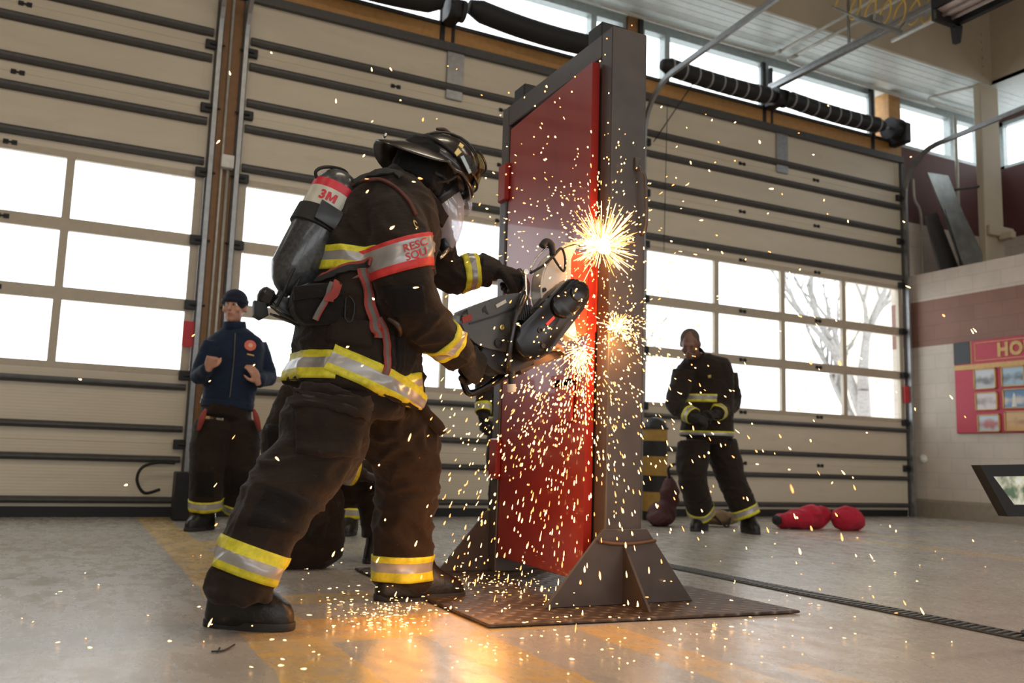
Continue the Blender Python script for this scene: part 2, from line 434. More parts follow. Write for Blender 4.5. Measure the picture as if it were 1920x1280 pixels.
def band(name, tree, c, nrm, w, parent, mats=('yellow_tape', 'silver_tape', 'yellow_tape'), rmax=.3, off=.005, n=64, arc=(0, 2*PI), rows=9, lean=None, label=None, fr=(.3, .7)):
    """a strip of trim wrapped round a sleeve, leg or hem, laid on the cloth found by casting outward from c"""
    nrm = V(nrm).normalized(); a, b2 = frame_of(nrm, V((0, 1, 0.01)) if abs(nrm.y) < .9 else V((0, 0, 1))); c = V(c)
    bm = B(); grid = []; full = abs(arc[1]-arc[0]-2*PI) < 1e-4
    cols = n if full else n+1
    rr = [0]+list(range(rows))+[rows-1]
    for q, j in enumerate(rr):
        row = []; t = j/(rows-1)-.5; cc = c+nrm*(t*w)
        for i in range(cols):
            th = arc[0]+(arc[1]-arc[0])*i/n
            d = a*math.cos(th)+b2*math.sin(th)
            h = tree.ray_cast(cc, d, rmax)
            r = h[3] if h[0] is not None else None
            row.append((cc, d, r))
        ok = [x[2] for x in row if x[2]]
        if not ok: row = [(x[0], x[1], .1) for x in row]; ok = [.1]
        # a fold cannot jump: follow the neighbours
        med = sorted(ok)[len(ok)//2]
        rs = [x[2] if x[2] else None for x in row]
        for i in range(len(rs)):
            if rs[i] is None or rs[i] > med*1.6: rs[i] = None
        for i in range(len(rs)):
            if rs[i] is None:
                near = [(abs(i-k2), rs[k2]) for k2 in range(len(rs)) if rs[k2]]
                rs[i] = min(near)[1] if near else med
        o = off if 0 < q < len(rr)-1 else -.004
        grid.append([bm.verts.new(row[i][0]+row[i][1]*(rs[i]+o)) for i in range(cols)])
    L = len(grid)
    for q in range(L-1):
        t = (q-.5)/(L-2)
        mi = 0 if t < fr[0] else (1 if t < fr[1] else 2)
        for i in range(n if full else n):
            f = bm.faces.new((grid[q][i], grid[q][(i+1) % cols], grid[q+1][(i+1) % cols], grid[q+1][i])); f.material_index = mi
    return finish(name, bm, list(mats), parent, smooth=True, label=label)
def onsurf(tree, px, py, off=.0, far=12):
    d = ray(px, py); h = tree.ray_cast(CC, d, far)
    if h[0] is None:
        h = tree.find_nearest(CC+d*3.6); 
        return h[0]+h[1]*off, h[1]
    nn = h[1] if h[1].dot(d) < 0 else -h[1]
    return h[0]+nn*off, nn
def strap(name, tree, pts, w, parent, mats=('strap_red', 'strap_grey', 'strap_red'), off=.008, k=6, th=.004, label=None):
    P = smooth_path([(x, y) for x, y in pts], k); S = [onsurf(tree, x, y, off) for x, y in P]
    C = [s[0] for s in S]; N = [s[1] for s in S]
    C = [C[i] if i in (0, len(C)-1) else (C[i-1]+C[i]+C[i+1])/3 for i in range(len(C))]
    bm = B(); rows = []
    for i, c in enumerate(C):
        d = (C[min(i+1, len(C)-1)]-C[max(i-1, 0)]).normalized(); n_ = (N[i]-d*N[i].dot(d)).normalized(); s = d.cross(n_)
        prof = [(-.5, -th), (-.5, th), (-.2, th*1.5), (.2, th*1.5), (.5, th), (.5, -th)]
        rows.append([bm.verts.new(c+s*(a*w)+n_*b) for a, b in prof])
    for i in range(len(rows)-1):
        for j in range(6):
            f = bm.faces.new((rows[i][j], rows[i][(j+1) % 6], rows[i+1][(j+1) % 6], rows[i+1][j]))
            f.material_index = (0, 0, 1, 2, 2, 0)[j]
    bm.faces.new(rows[0][::-1]); bm.faces.new(rows[-1])
    return finish(name, bm, list(mats), parent, smooth='auto', label=label)
def patch(name, tree, quad, parent, m, off=.012, n=10, label=None, rows=None, back=.01):
    """a sewn panel lying on the cloth: quad of pixel corners TL TR BR BL"""
    bm = B(); g = []
    (a, b, c, d) = [V((q[0], q[1])) for q in quad]
    for j in range(n+1):
        r = []
        for i in range(n+1):
            u, v = i/n, j/n; p = (a*(1-u)+b*u)*(1-v)+(d*(1-u)+c*u)*v
            edge = min(u, 1-u, v, 1-v) < 1e-6
            s, nn = onsurf(tree, p.x, p.y, -back if edge else off); r.append(bm.verts.new(s))
        g.append(r)
    for j in range(n):
        for i in range(n):
            f = bm.faces.new((g[j][i], g[j][i+1], g[j+1][i+1], g[j+1][i]))
            if rows: 
                t = (j+.5)/n; f.material_index = 0 if t < .32 else (1 if t < .66 else 2)
    return finish(name, bm, m, parent, smooth=True, label=label)

# ================================================================== the hall
WY = 8.76           # inner face of the garage wall
PX = 10.70          # face of the low partition wall
XL, YF, XR, ZR = -7.0, -5.5, 12.75, 7.5
def S(o): o['kind'] = 'structure'; return o
b = B(); box(b, (XL, YF, -.2), (XR, WY+.25, 0)); S(finish('floor', b, 'floor'))
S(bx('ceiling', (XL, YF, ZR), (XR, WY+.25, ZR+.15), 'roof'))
S(bx('wall_left', (XL-.2, YF, 0), (XL, WY+.25, ZR), 'block'))
b = B()                                                     # wall behind the camera: bay doors with window bands
box(b, (XL, YF-.2, 3.3), (XR, YF, 5.35)); box(b, (XL, YF-.2, 6.2), (XR, YF, ZR)); box(b, (XL, YF-.2, 0), (XR, YF, 1.3))
for x0, x1 in ((XL, -5.4), (-.9, -.4), (4.1, 4.6), (9.1, XR)): box(b, (x0, YF-.2, 1.3), (x1, YF, 3.3)); box(b, (x0, YF-.2, 5.35), (x1, YF, 6.2))
S(finish('wall_front', b, 'block'))
S(bx('wall_right', (PX, YF, 0), (PX+.2, WY, 3.43), 'block'))
S(bx('trim_1', (PX-.012, YF, 0), (PX, WY-.1, .21), plain('grey brown skirting', (.30, .25, .19), .6)))
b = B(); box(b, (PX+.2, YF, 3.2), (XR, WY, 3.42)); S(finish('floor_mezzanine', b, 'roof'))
# far right wall with its strip of windows
b = B(); box(b, (XR, YF, 0), (XR+.2, WY+.25, 5.38)); box(b, (XR, YF, 6.15), (XR+.2, WY+.25, ZR)); S(finish('wall_far_right', b, 'block'))
# garage wall: right hand piece, head piece
b = B(); box(b, (10.62, WY, 0), (XR, WY+.25, 5.38)); S(finish('wall_back', b, 'block'))
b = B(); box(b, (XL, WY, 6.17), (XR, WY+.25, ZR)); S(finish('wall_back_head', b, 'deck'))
# white metal soffits and the deep beams that meet over the column
b = B(); box(b, (XL, 7.9, 6.2), (XR, WY, 6.24)); box(b, (11.45, YF, 6.2), (XR, 7.9, 6.24))
for k in range(7): box(b, (XL, 7.95+.12*k, 6.196), (XR, 7.965+.12*k, 6.2))
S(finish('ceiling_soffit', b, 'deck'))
b = B(); box(b, (XL, 7.86, 6.2), (11.45, 7.9, ZR)); box(b, (11.45, YF, 6.2), (11.49, 7.9, ZR))
S(finish('trim_2', b, 'beige'))
b = B()
for x in (-3.6, 1.1, 5.9): box(b, (x, 7.80, 6.2), (x+.02, 7.86, ZR))
for y in (5, 2, -1): box(b, (11.38, y, 6.2), (11.45, y+.02, ZR))
S(finish('trim_3', b, 'beige'))
ct = thing('steel_column', (11.53, 8.05, 0), 'pale square steel column rising from behind the low wall to the beams', 'column', kind='structure')
b = B(); box(b, (11.26, 7.92, 0), (11.66, 8.03, 6.2), .01); finish('shaft', b, 'beige', ct)
for dx in (.06, .3):
    for k in range(14):
        if k % 7 == 0: pass
b = B(); box(b, (11.28, 7.86, 3.95), (11.8, 7.92, 4.1), .01); box(b, (11.5, 7.7, 3.9), (11.6, 7.9, 4.0), .01); finish('bracket', b, 'beige', ct)
for k in range(9):
    for x in (11.25, 11.62):
        b = B(); lathe(b, (x, 7.853, 6.3+k*.12), (0, -1, 0), [(0, .016), (.012, .014), (.014, .004)], 10); finish('rivet', b, 'beige', ct, True)

# clerestory
def clerestory(n, x0, x1, mull=()):
    t = thing('window_%d' % n, (x0, WY, 5.4), None, None, kind='structure')
    b = B()
    box(b, (x0, WY+.02, 5.38), (x1, WY+.14, 5.44)); box(b, (x0, WY+.02, 6.06), (x1, WY+.14, 6.17))
    box(b, (x0, WY+.02, 5.44), (x0+.05, WY+.14, 6.06)); box(b, (x1-.05, WY+.02, 5.44), (x1, WY+.14, 6.06))
    for m in mull: box(b, (m-.04, WY+.02, 5.44), (m+.04, WY+.14, 6.06))
    finish('window_frame', b, 'alum', t)
    bx('pane', (x0+.05, WY+.07, 5.44), (x1-.05, WY+.076, 6.06), 'glass', t)
clerestory(1, -3.6, .98, (-2.5, -.2)); clerestory(2, 1.21, 5.77, (2.0, 3.4, 5.3)); clerestory(3, 6.0, 10.12, (6.4, 8.05)); clerestory(4, 10.6, XR, (11.78, 12.45))
clerestory(7, XL, -3.8, ())
t = thing('window_5', (XR, 8.5, 5.4), None, None, kind='structure')
b = B(); 
for y0, y1 in ((7.3, 8.7), (5.6, 7.2), (3.0, 5.5), (0, 2.9), (YF, -.1)):
    box(b, (XR+.02, y0, 5.38), (XR+.12, y1, 5.43)); box(b, (XR+.02, y0, 6.08), (XR+.12, y1, 6.15))
    box(b, (XR+.02, y0, 5.38), (XR+.12, y0+.08, 6.15)); box(b, (XR+.02, y1-.08, 5.38), (XR+.12, y1, 6.15))
finish('window_frame', b, 'alum', t)
bx('pane', (XR+.06, YF, 5.4), (XR+.066, WY, 6.15), 'glass', t)
# ochre header beam, steel sill and the columns between the doors
b = B(); box(b, (XL, WY-.04, 5.20), (10.36, WY+.25, 5.38), .004); S(finish('trim_4', b, 'orange'))
b = B(); box(b, (XL, WY-.05, 5.385), (10.6, WY+.02, 5.425)); box(b, (XL, WY-.06, 5.11), (10.6, WY+.24, 5.2)); S(finish('trim_5', b, 'strut'))
S(bx('wall_back_left', (XL, WY, 0), (-3.62, WY+.25, 5.12), 'block'))
def column(n, x0, x1, pipes=True):
    S(bx('trim_%d' % n, (x0, WY-.02, 0), (x1, WY+.25, 6.17), 'brown', None, .004))
column(6, .985, 1.2); column(7, 5.775, 5.99); S(bx("trim_8", (10.36, WY-.02, 5.2), (10.6, WY+.25, 6.17), "orange", None, .004))
def pipe_thing(name, pts, r, m, label, cat='conduit', k=0, group=None):
    b = B(); tube(b, [V(p) for p in pts], r, 8, k); return tag(finish(name, b, m, smooth=True), label, cat, group)
pipe_thing('conduit', [(1.075, WY-.045, 0), (1.075, WY-.045, 5.6)], .014, 'conduit', 'left of the two slim grey conduits on the left brown column')
pipe_thing('conduit', [(1.135, WY-.045, 0), (1.135, WY-.045, 3.33)], .016, 'conduit', 'slim grey conduit rising to the white box on the left brown column')
b = B(); box(b, (1.06, WY-.12, 3.33), (1.18, WY-.02, 3.46), .012, 0, 2); tag(finish('junction_box', b, 'white'), 'small white box on the brown column between the left garage doors', 'junction box')

SEAM = [.03, .66, 1.30, 1.97, 2.60, 3.27, 3.92, 4.57, 5.12]
STRUTS = [4.70, 4.435, 4.055, 3.79, 3.386, 1.19, .80, .52, .15]
def garage_door(n, x0, x1, tracks=(1, 1)):
    D = thing('door_%d' % n, (x0, WY, 0), None, None, kind='structure')
    w = x1-x0; g = .07; ow = (w-.16-3*g)/4; ops = [(x0+.08+i*(ow+g), x0+.08+i*(ow+g)+ow) for i in range(4)]
    for i in range(8):
        z0, z1 = SEAM[i]+(.0 if i else 0), SEAM[i+1]
        b = B()
        if i in (2, 3, 4):
            o0, o1 = z0+.055, z1-.06
            for (a, c) in ((z0, o0), (o1, z1)): box(b, (x0, WY, a), (x1, WY+.05, c))
            xs = [x0]+[v for o in ops for v in o]+[x1]
            for k in range(0, len(xs), 2): box(b, (xs[k], WY, o0), (xs[k+1], WY+.05, o1))
            finish('panel_section', b, 'frame_cream', D)
            for o in ops:
                p = bx('pane', (o[0]-.005, WY+.022, o0-.005), (o[1]+.005, WY+.028, o1+.005), 'glass', D)
        else:
            box(b, (x0, WY, z0), (x1, WY+.05, z1), .004)
            for xe in (x0, x1-.09): box(b, (xe, WY-.006, z0), (xe+.09, WY, z1))
            finish('panel_section', b, ['panel'], D)
    for z in STRUTS:
        b = B(); d = .055; h = .044 if z > 1.3 else .032
        prism(b, [V((x0+.02, WY-.002, z-h)), V((x0+.02, WY-d*.7, z-h*.8)), V((x0+.02, WY-d, z-h*.2)), V((x0+.02, WY-d, z+h*.3)), V((x0+.02, WY-d*.7, z+h*.8)), V((x0+.02, WY-.002, z+h))], (w-.04, 0, 0))
        finish('strut', b, 'strut', D)
    for z in SEAM[1:-1]:
        for k, xx in enumerate((x0+w*.347, x0+w*.636)):
            b = B(); box(b, (xx-.055, WY-.014, z-.02), (xx-.012, WY-.001, z+.022), .003); box(b, (xx+.012, WY-.014, z-.02), (xx+.055, WY-.001, z+.022), .003)
            tube(b, [V((xx-.05, WY-.012, z)), V((xx+.05, WY-.012, z))], .008, 8); finish('hinge', b, 'dark', D)
        for s, xx in ((-1, x0+.03), (1, x1-.03)):
            b = B(); box(b, (xx-.06, WY-.05, z-.045), (xx+.06, WY-.002, z+.045), .006)
            tube(b, [V((xx-.02*s, WY-.06, z)), V((xx+.12*s, WY-.06, z))], .011, 8)
            lathe(b, (xx+.06*s, WY-.06, z), (s, 0, 0), [(0, .01), (0, .03), (.02, .03), (.02, .01)], 14)
            finish('roller_hinge', b, 'dark', D)
    b = B(); box(b, (x0+.02, WY-.02, 0), (x1-.02, WY+.05, .09), .004); finish('bottom_seal', b, 'rubber', D)
    for s, xx, on_ in ((-1, x0-.035, tracks[0]), (1, x1+.035, tracks[1])):
        b = B()
        # vertical rail that bends to run overhead towards the camera
        P = [(xx, WY-.07, 0), (xx, WY-.07, 4.55)]
        R = .62
        if on_:
            for k in range(1, 9):
                a = k/8*PI/2*.93; P.append((xx, WY-.07-R*(1-math.cos(a)), 4.6+R*math.sin(a)))
            P += [(xx, WY-3.0, 5.36), (xx, WY-6.5, 5.6)]
        else: P.append((xx, WY-.07, 5.15))
        rs = []
        for i, p in enumerate(P):
            d = (V(P[min(i+1, len(P)-1)])-V(P[max(i-1, 0)])).normalized(); nn = V((1, 0, 0)).cross(d)
            q = V(p); rs.append([q+V((a, 0, 0))+nn*c for a, c in ((-.02, -.03), (.02, -.03), (.02, -.022), (-.012, -.022), (-.012, .022), (.02, .022), (.02, .03), (-.02, .03))])
        rings(b, rs); finish('track', b, 'track', D)
        b = B(); box(b, (xx-.035, WY-.045, 0), (xx+.035, WY-.0, 5.1), .003); finish('jamb_angle', b, 'strut', D)
    bx('operator_bracket', ((x0+x1)/2-.11, WY-.03, 4.56), ((x0+x1)/2+.09, WY-.002, 5.12), 'track', D, .004)
    return D
garage_door(1, -3.60, .93, (0, 1)); garage_door(2, 1.25, 5.73, (1, 0)); garage_door(3, 6.03, 10.55, (1, 1))
# overhead operator rail of door 3
b = B(); box(b, (7.93, 2.2, 5.60), (8.0, 8.62, 5.66), .006); box(b, (7.93, 2.2, 5.66), (8.0, 8.62, 5.69))
rl = tag(finish('operator_rail', b, 'track'), 'long grey steel rail overhead running out from the middle of the right garage door', 'rail')
b = B(); box(b, (7.95, 7.25, 5.685), (7.97, 7.28, 7.4)); finish('hanger', b, 'galv', rl)

def spring(x0, x1, label, stripes, sag=.05, z=5.50, r=.105):
    T = thing('torsion_spring', (x0, 8.5, z), label, 'spring', 'torsion springs over the garage doors')
    n = 60; rs = []; b = B(); C = []
    for i in range(n*2+1):
        t = i/(n*2); x = x0+(x1-x0)*t; zz = z-sag*4*t*(1-t)*.6-.03*t
        rr = r*(.62+.38*min(1, t*14, (1-t)*14))*(1+.05*(i % 2))
        C.append(V((x, 8.5, zz))); rs.append([V((x, 8.5+rr*math.cos(2*PI*j/20), zz+rr*math.sin(2*PI*j/20))) for j in range(20)])
    rings(b, rs); finish('coil', b, 'rubber', T, True)
    if stripes:
        for k in range(9):
            i = int((k+.7)/9.4*n*2); c = C[i]; b = B()
            lathe(b, c-V((.012, 0, 0)), (1, 0, 0), [(0, r*.9), (0, r*1.065), (.022, r*1.065), (.022, r*.9)], 24); finish('stripe', b, 'strut' if not stripes else plain('grey stripe', (.32, .32, .33), .6), T, True)
spring(6.12, 7.93, 'black striped spring roll above the right garage door, its left one', True)
spring(8.10, 9.95, 'black striped spring roll above the right garage door, its right one', True)
spring(1.35, 3.20, 'plain black spring roll above the middle garage door, its left one', False, .12, 5.56, .13)
spring(3.52, 5.55, 'plain black spring roll above the middle garage door, its right one', False, .12, 5.56, .12)
for xs, lab in ((3.36, 'dark steel bearing bracket between the two plain springs of the middle door'), (8.015, 'dark steel bearing bracket between the two striped springs of the right door')):
    b = B(); box(b, (xs-.09, WY-.05, 5.16), (xs-.03, WY-.0, 6.05), .005); box(b, (xs+.05, WY-.05, 5.16), (xs+.09, WY-.0, 6.0), .005)
    box(b, (xs-.08, 8.42, 5.38), (xs+.08, WY-.05, 5.58), .02); lathe(b, (xs-.1, 8.5, 5.48), (1, 0, 0), [(0, .05), (0, .12), (.05, .12), (.05, .05), (.15, .05), (.15, .12), (.2, .12), (.2, .05)], 22)
    tag(finish('spring_bracket', b, 'dark', smooth='auto'), lab, 'bracket', 'bearing brackets over the doors')
for x, lab in ((5.95, 'dark upright post beside the middle brown column above the garage doors'), (9.98, 'dark upright post at the right end of the striped springs')):
    b = B(); box(b, (x-.03, WY-.06, 5.2), (x+.03, WY-.01, 6.15), .004); tag(finish('steel_upright', b, 'dark'), lab, 'post')
T = thing('cable_drum', (10.22, 8.5, 5.47), 'black round cable drum at the right end above the right garage door', 'drum')
b = B(); lathe(b, (10.06, 8.5, 5.47), (1, 0, 0), [(0, .03), (0, .155), (.03, .155), (.03, .11), (.16, .13), (.16, .16), (.19, .16), (.19, .06)], 30); finish('drum', b, 'rubber', T, 'auto')
b = B(); lathe(b, (9.9, 8.5, 5.47), (1, 0, 0), [(0, .02), (.5, .02)], 12); finish('shaft', b, 'track', T, True)
b = B(); box(b, (10.3, 8.42, 5.3), (10.44, 8.72, 5.6), .02); finish('bearing_plate', b, 'dark', T)
b = B(); tube(b, [V((6.62, 8.5, 5.40)), V((6.12, 8.66, 4.56))], .008, 6); tag(finish('pull_rope', b, 'dark', smooth=True), 'thin dark diagonal rope hanging across the top left of the right garage door', 'rope')
pipe_thing('safety_cord', [(6.32, 8.66, 5.1), (6.30, 8.68, 3.2)], .004, 'dark', 'hair thin vertical cord down the left side of the right garage door', 'cord')
# red notices on the door edges
for x, z, lab in ((.895, 1.69, 'small red notice on the left garage door behind the man in navy'), (5.72, 1.72, 'small red notice by the left edge of the right garage door'), (10.53, 1.70, 'small red notice at the right edge of the right garage door')):
    b = B(); box(b, (x-.055, WY-.062, z-.12), (x+.045, WY-.056, z+.12)); tag(finish('notice', b, 'tag_red'), lab, 'notice', 'red notices by the doors')
# black cable loop low on the left door
pipe_thing('cable', [(.75, 8.66, .25), (.62, 8.62, .22), (.55, 8.6, .33), (.58, 8.6, .44), (.70, 8.64, .49), (.86, 8.66, .49)], .014, 'rubber', 'black cable looping out from the bottom right of the left garage door', 'cable', 6)
# conduits on the ceiling and behind the right door
pipe_thing('conduit', [(5.3, 8.6, 6.1), (7.7, 8.6, 6.1), (8.0, 8.45, 6.12), (8.05, 8.0, 6.14), (8.05, 2, 6.14)], .022, 'conduit', 'pale conduit along the window head that bends towards the camera, the left one', k=4)
pipe_thing('conduit', [(11.2, 8.62, 6.08), (8.5, 8.62, 6.1), (8.3, 8.45, 6.12), (8.3, 8.0, 6.14), (8.3, 2, 6.14)], .022, 'conduit', 'pale conduit along the window head that bends towards the camera, the right one', k=4)
pipe_thing('conduit', [(9.1, 7.6, 6.16), (9.1, 1.0, 6.16)], .03, 'conduit', 'thick pale conduit overhead running back beside the hanging heater')
pipe_thing('conduit', [(11.0, 7.84, 6.05), (11.0, 8.35, 6.12), (11.1, 8.6, 6.14), (12.3, 8.62, 6.14)], .018, 'conduit', 'short pale conduit arching by the top of the pale column', k=5)
pipe_thing('conduit', [(10.8, 8.72, 4.9), (10.82, 8.72, 4.6), (10.95, 8.72, 4.35), (10.95, 8.72, 3.42)], .02, 'conduit', 'slim conduit with a bend on the maroon wall right of the right door', k=5)
pipe_thing('pipe', [(11.35, 8.4, 5.9), (11.35, 8.4, 3.42)], .025, 'conduit', 'thin pale upright pipe just left of the pale column')
pipe_thing('rod', [(10.95, 8.2, 4.62), (11.30, 7.98, 4.68)], .02, 'strut', 'dark horizontal rod above the leaning metal sheets', 'rod')
# heater / lamp overhead
T = thing('tube_heater', (7.6, 4.6, 5.2), 'long black framed heater with a pale pinkish reflector hanging overhead at top right', 'heater')
b = B(); prism(b, [V((7.40, 3.2, 5.32)), V((7.36, 3.2, 5.20)), V((7.5, 3.2, 5.17)), V((7.66, 3.2, 5.20)), V((7.66, 3.2, 5.32))], (0, 2.42, 0)); finish('reflector', b, 'heater', T)
for x in (7.45, 7.58):
    b = B(); tube(b, [V((x, 3.2, 5.16)), V((x, 5.6, 5.16))], .02, 10); finish('tube', b, 'heater', T, True)
b = B(); box(b, (7.33, 5.60, 5.08), (7.72, 5.66, 5.36), .02); box(b, (7.66, 3.2, 5.12), (7.72, 5.62, 5.24), .005); box(b, (7.33, 3.2, 5.2), (7.36, 5.62, 5.3))
prism(b, [V((7.62, 5.60, 5.12)), V((7.74, 5.60, 5.12)), V((7.70, 5.60, 4.93)), V((7.65, 5.60, 4.93))], (0, .06, 0)); finish('frame', b, 'dark', T)
for y in (4.2, 5.3): bx('hanger', (7.5, y, 5.32), (7.52, y+.02, 6.2), 'strut', T)
# yellow coiled hose
b = B(); P = []; n = 8
for i in range(n*16+1):
    t = i/(n*16); a = 2*PI*t*n; c = V((7.05, 6.5, 5.62)).lerp(V((8.9, 6.5, 6.10)), t); c.z -= .10*math.sin(PI*t); r = .15
    P.append(c+V((.03*math.cos(a), r*math.cos(a), r*math.sin(a))))
tube(b, P, .0095, 6); tag(finish('coiled_air_hose', b, 'yhose', smooth=True), 'yellow coiled air hose hanging in loops near the ceiling', 'hose')
b = B(); box(b, (7.15, 6.4, 5.42), (7.85, 6.46, 5.46), .01); box(b, (7.35, 6.35, 5.44), (7.5, 6.5, 5.52), .02); tube(b, [V((6.8, 6.42, 5.46)), V((7.2, 6.42, 5.43))], .01, 6); tube(b, [V((7.8, 6.43, 5.44)), V((7.97, 6.45, 5.63))], .012, 6)
box(b, (7.2, 6.42, 5.45), (7.22, 6.44, 7.4)); tag(finish('hose_bracket', b, 'galv'), 'grey metal arm under the yellow coiled hose', 'bracket')
# sheets stored on top of the low room
def sheet(pts, Y, m, lab, th=.03):
    b = B(); prism(b, [at(x, y, Y) for x, y in pts], (0.01, th, 0)); return tag(finish('metal_sheet', b, m), lab, 'metal sheet', 'sheets leaning above the low wall')
sheet([(1739, 323), (1778, 329), (1806, 398), (1862, 515), (1812, 522), (1770, 398)], 8.1, 'galv', 'bright galvanised sheet leaning on top of the low wall')
sheet([(1772, 392), (1806, 398), (1862, 515), (1815, 522)], 7.98, 'galv', 'second galvanised sheet leaning in front of the taller one', .02)
sheet([(1736, 405), (1757, 398), (1806, 522), (1768, 522)], 8.25, 'strut', 'dark narrow board leaning left of the galvanised sheets', .04)

# ---- board with pictures on the partition
T = thing('display_board', (PX-.01, 7.4, 1.15), 'crimson display board with gold lettering and framed pictures on the pale block wall', 'board')
BY0, BY1 = 8.045, 5.2
b = B(); box(b, (PX-.03, BY1, 1.15), (PX, BY0, 2.375), .004); finish('panel', b, 'board_red', T)
b = B(); box(b, (PX-.035, 7.80, 2.075), (PX-.03, BY0, 2.372)); finish('corner_panel', b, 'board_black', T)
b = B(); box(b, (PX-.036, BY1, 1.995), (PX-.03, BY0, 2.06)); finish('gold_stripe', b, 'gold', T)
b = B()
for a, c, z0, z1 in ((BY1, 7.73, 2.335, 2.343), (BY1, 7.73, 2.10, 2.108), (7.722, 7.73, 2.10, 2.343), (7.78, 7.79, 2.07, 2.375)): box(b, (PX-.035, a, z0), (PX-.03, c, z1))
finish('gold_outline', b, 'gold', T)
me = text_mesh('HOU', .235, .003, bold=.012, spacing=1.12); b = B()
bm_copy_mesh(b, me, fn=lambda p: V((PX-.036-p.z, 7.41-p.x*.92, 2.143+p.y))); finish('lettering', b, 'gold', T)
k = 0
PICS = [((7.75, 7.44), (1.72, 1.99), ('smoke plume picture', (.55, .56, .6), (.2, .2, .22))), ((7.36, 7.05), (1.735, 1.99), ('blue sea picture', (.35, .5, .62), (.1, .13, .16))),
        ((7.74, 7.43), (1.445, 1.68), ('pale crowd picture', (.62, .55, .55), (.35, .25, .25))), ((7.35, 7.04), (1.455, 1.705), ('white tower picture', (.10, .22, .38), (.6, .55, .5))),
        ((7.72, 7.41), (1.165, 1.39), ('red truck picture', (.5, .55, .6), (.45, .12, .12))), ((7.34, 7.03), (1.17, 1.42), ('orange fire picture', (.6, .35, .12), (.35, .12, .06)))]
LB = ['framed picture of pale smoke on the crimson board, top of its left column', 'framed picture of blue water on the crimson board, top of its right column', 'framed pale pink picture in the middle of the left column on the crimson board',
      'framed picture of a white tower against deep blue on the crimson board', 'framed picture with a red vehicle at the bottom left of the crimson board', 'framed picture in orange tones at the bottom right of the crimson board']
for (ys, zs, (nm, c1, c2)), lab in zip(PICS, LB):
    P = thing('framed_picture', (PX-.03, (ys[0]+ys[1])/2, zs[0]), lab, 'picture', 'framed pictures on the crimson board')
    b = B(); y1, y0 = ys; z0, z1 = zs; f = .012
    for lo, hi in (((y0, z0), (y1, z0+f)), ((y0, z1-f), (y1, z1)), ((y0, z0), (y0+f, z1)), ((y1-f, z0), (y1, z1))): box(b, (PX-.055, lo[0], lo[1]), (PX-.03, hi[0], hi[1]))
    finish('frame', b, 'gold', P)
    t = NT(nm); t.set(Roughness=.15); x, y, z = t.xyz()
    a = t.noise(7, 3, .5); zz = t.math('DIVIDE', t.math('SUBTRACT', z, z0), z1-z0); q = t.math('ADD', t.math('MULTIPLY', a, .9), t.math('MULTIPLY', t.math('ABSOLUTE', t.math('SUBTRACT', zz, .45)), .9))
    t.col(t.ramp(q, [(.42, c2), (.68, c1)]))
    bx('print', (PX-.042, y0+f, z0+f), (PX-.038, y1-f, z1-f), t.m, P)
    if 'tower' in nm:
        b = B(); prism(b, [V((PX-.044, 7.235, z0+.02)), V((PX-.044, 7.17, z0+.02)), V((PX-.044, 7.185, z0+.17)), V((PX-.044, 7.20, z0+.2)), V((PX-.044, 7.215, z0+.17))], (-.001, 0, 0)); finish('tower', b, 'white', P)
b = B(); lathe(b, (PX, 8.6, .80), (-1, 0, 0), [(0, .06), (.02, .06), (.035, .045), (.05, .02)], 20); tag(finish('wall_knob', b, 'white', smooth='auto'), 'small round white fitting low on the block wall beside the right door', 'wall fitting')

# ---- drain grate
T = thing('floor_drain', (3.34, 3, 0), 'long narrow slotted metal drain grate set in the floor at right', 'drain')
b = B(); box(b, (3.27, .3, -.002), (3.285, 4.75, .006)); box(b, (3.395, .3, -.002), (3.41, 4.75, .006)); box(b, (3.285, .3, -.004), (3.395, 4.75, .0015)); finish('channel', b, plain('drain rim', (.06, .058, .055), .6, .3), T)
b = B(); y = .32
while y < 4.73:
    prism(b, [V((3.287, y, .002)), V((3.287, y+.014, .002)), V((3.393, y+.034, .002)), V((3.393, y+.02, .002))], (0, 0, .006)); y += .036
finish('grate', b, plain('drain bars', (.17, .165, .155), .45, .5), T)

# ================================================================== outside
S(bx('ground_outside', (-40, WY+.3, -.25), (70, 90, -.08), 'snow'))
S(bx('ground_outside_rear', (-40, -40, -.25), (70, YF-.21, -.08), plain('pale paving', (.45, .43, .40), .9, scale=.4)))
def tree_at(base, h, seed, lab, r0=.28):
    random.seed(seed); T = thing('bare_tree', base, lab, 'tree', 'bare trees outside'); b = B(); bb = B()
    def br(bm, p, d, l, r, dep):
        q = [p]; c = p
        for i in range(4):
            d = (d+V((random.uniform(-.16, .16), random.uniform(-.16, .16), random.uniform(-.02, .12)))).normalized(); c = c+d*(l/4); q.append(c)
        tube(bm, q, [r*(1-.12*i) for i in range(5)], 7)
        if dep == 0: return
        for k in range(3 if dep > 1 else 2):
            a = random.uniform(0, 2*PI); sp = random.uniform(.45, .9); s = V((math.cos(a), math.sin(a)*.6, .25))
            st = q[random.choice((2, 3, 4))] if k else q[4]
            br(bb, st, (d+s*sp).normalized(), l*random.uniform(.6, .8), r*.55, dep-1)
    br(b, V(base), V((0, 0, 1)), h*.32, r0, 5)
    finish('trunk', b, 'bark', T, True); finish('branches', bb, 'bark', T, True)
tree_at((17.6, 16.0, -.1), 8.5, 4, 'large bare tree outside behind the right hand panes of the right garage door')
tree_at((12.2, 21.0, -.1), 6.5, 9, 'slimmer bare tree outside seen faintly through the middle panes of the right door', .16)
b = B(); box(b, (22.3, 18.9, -.1), (24.4, 20.9, 9.2)); T = tag(finish('ochre_building', b, 'bldg'), 'ochre building corner outside at the right edge of the right garage door', 'building')
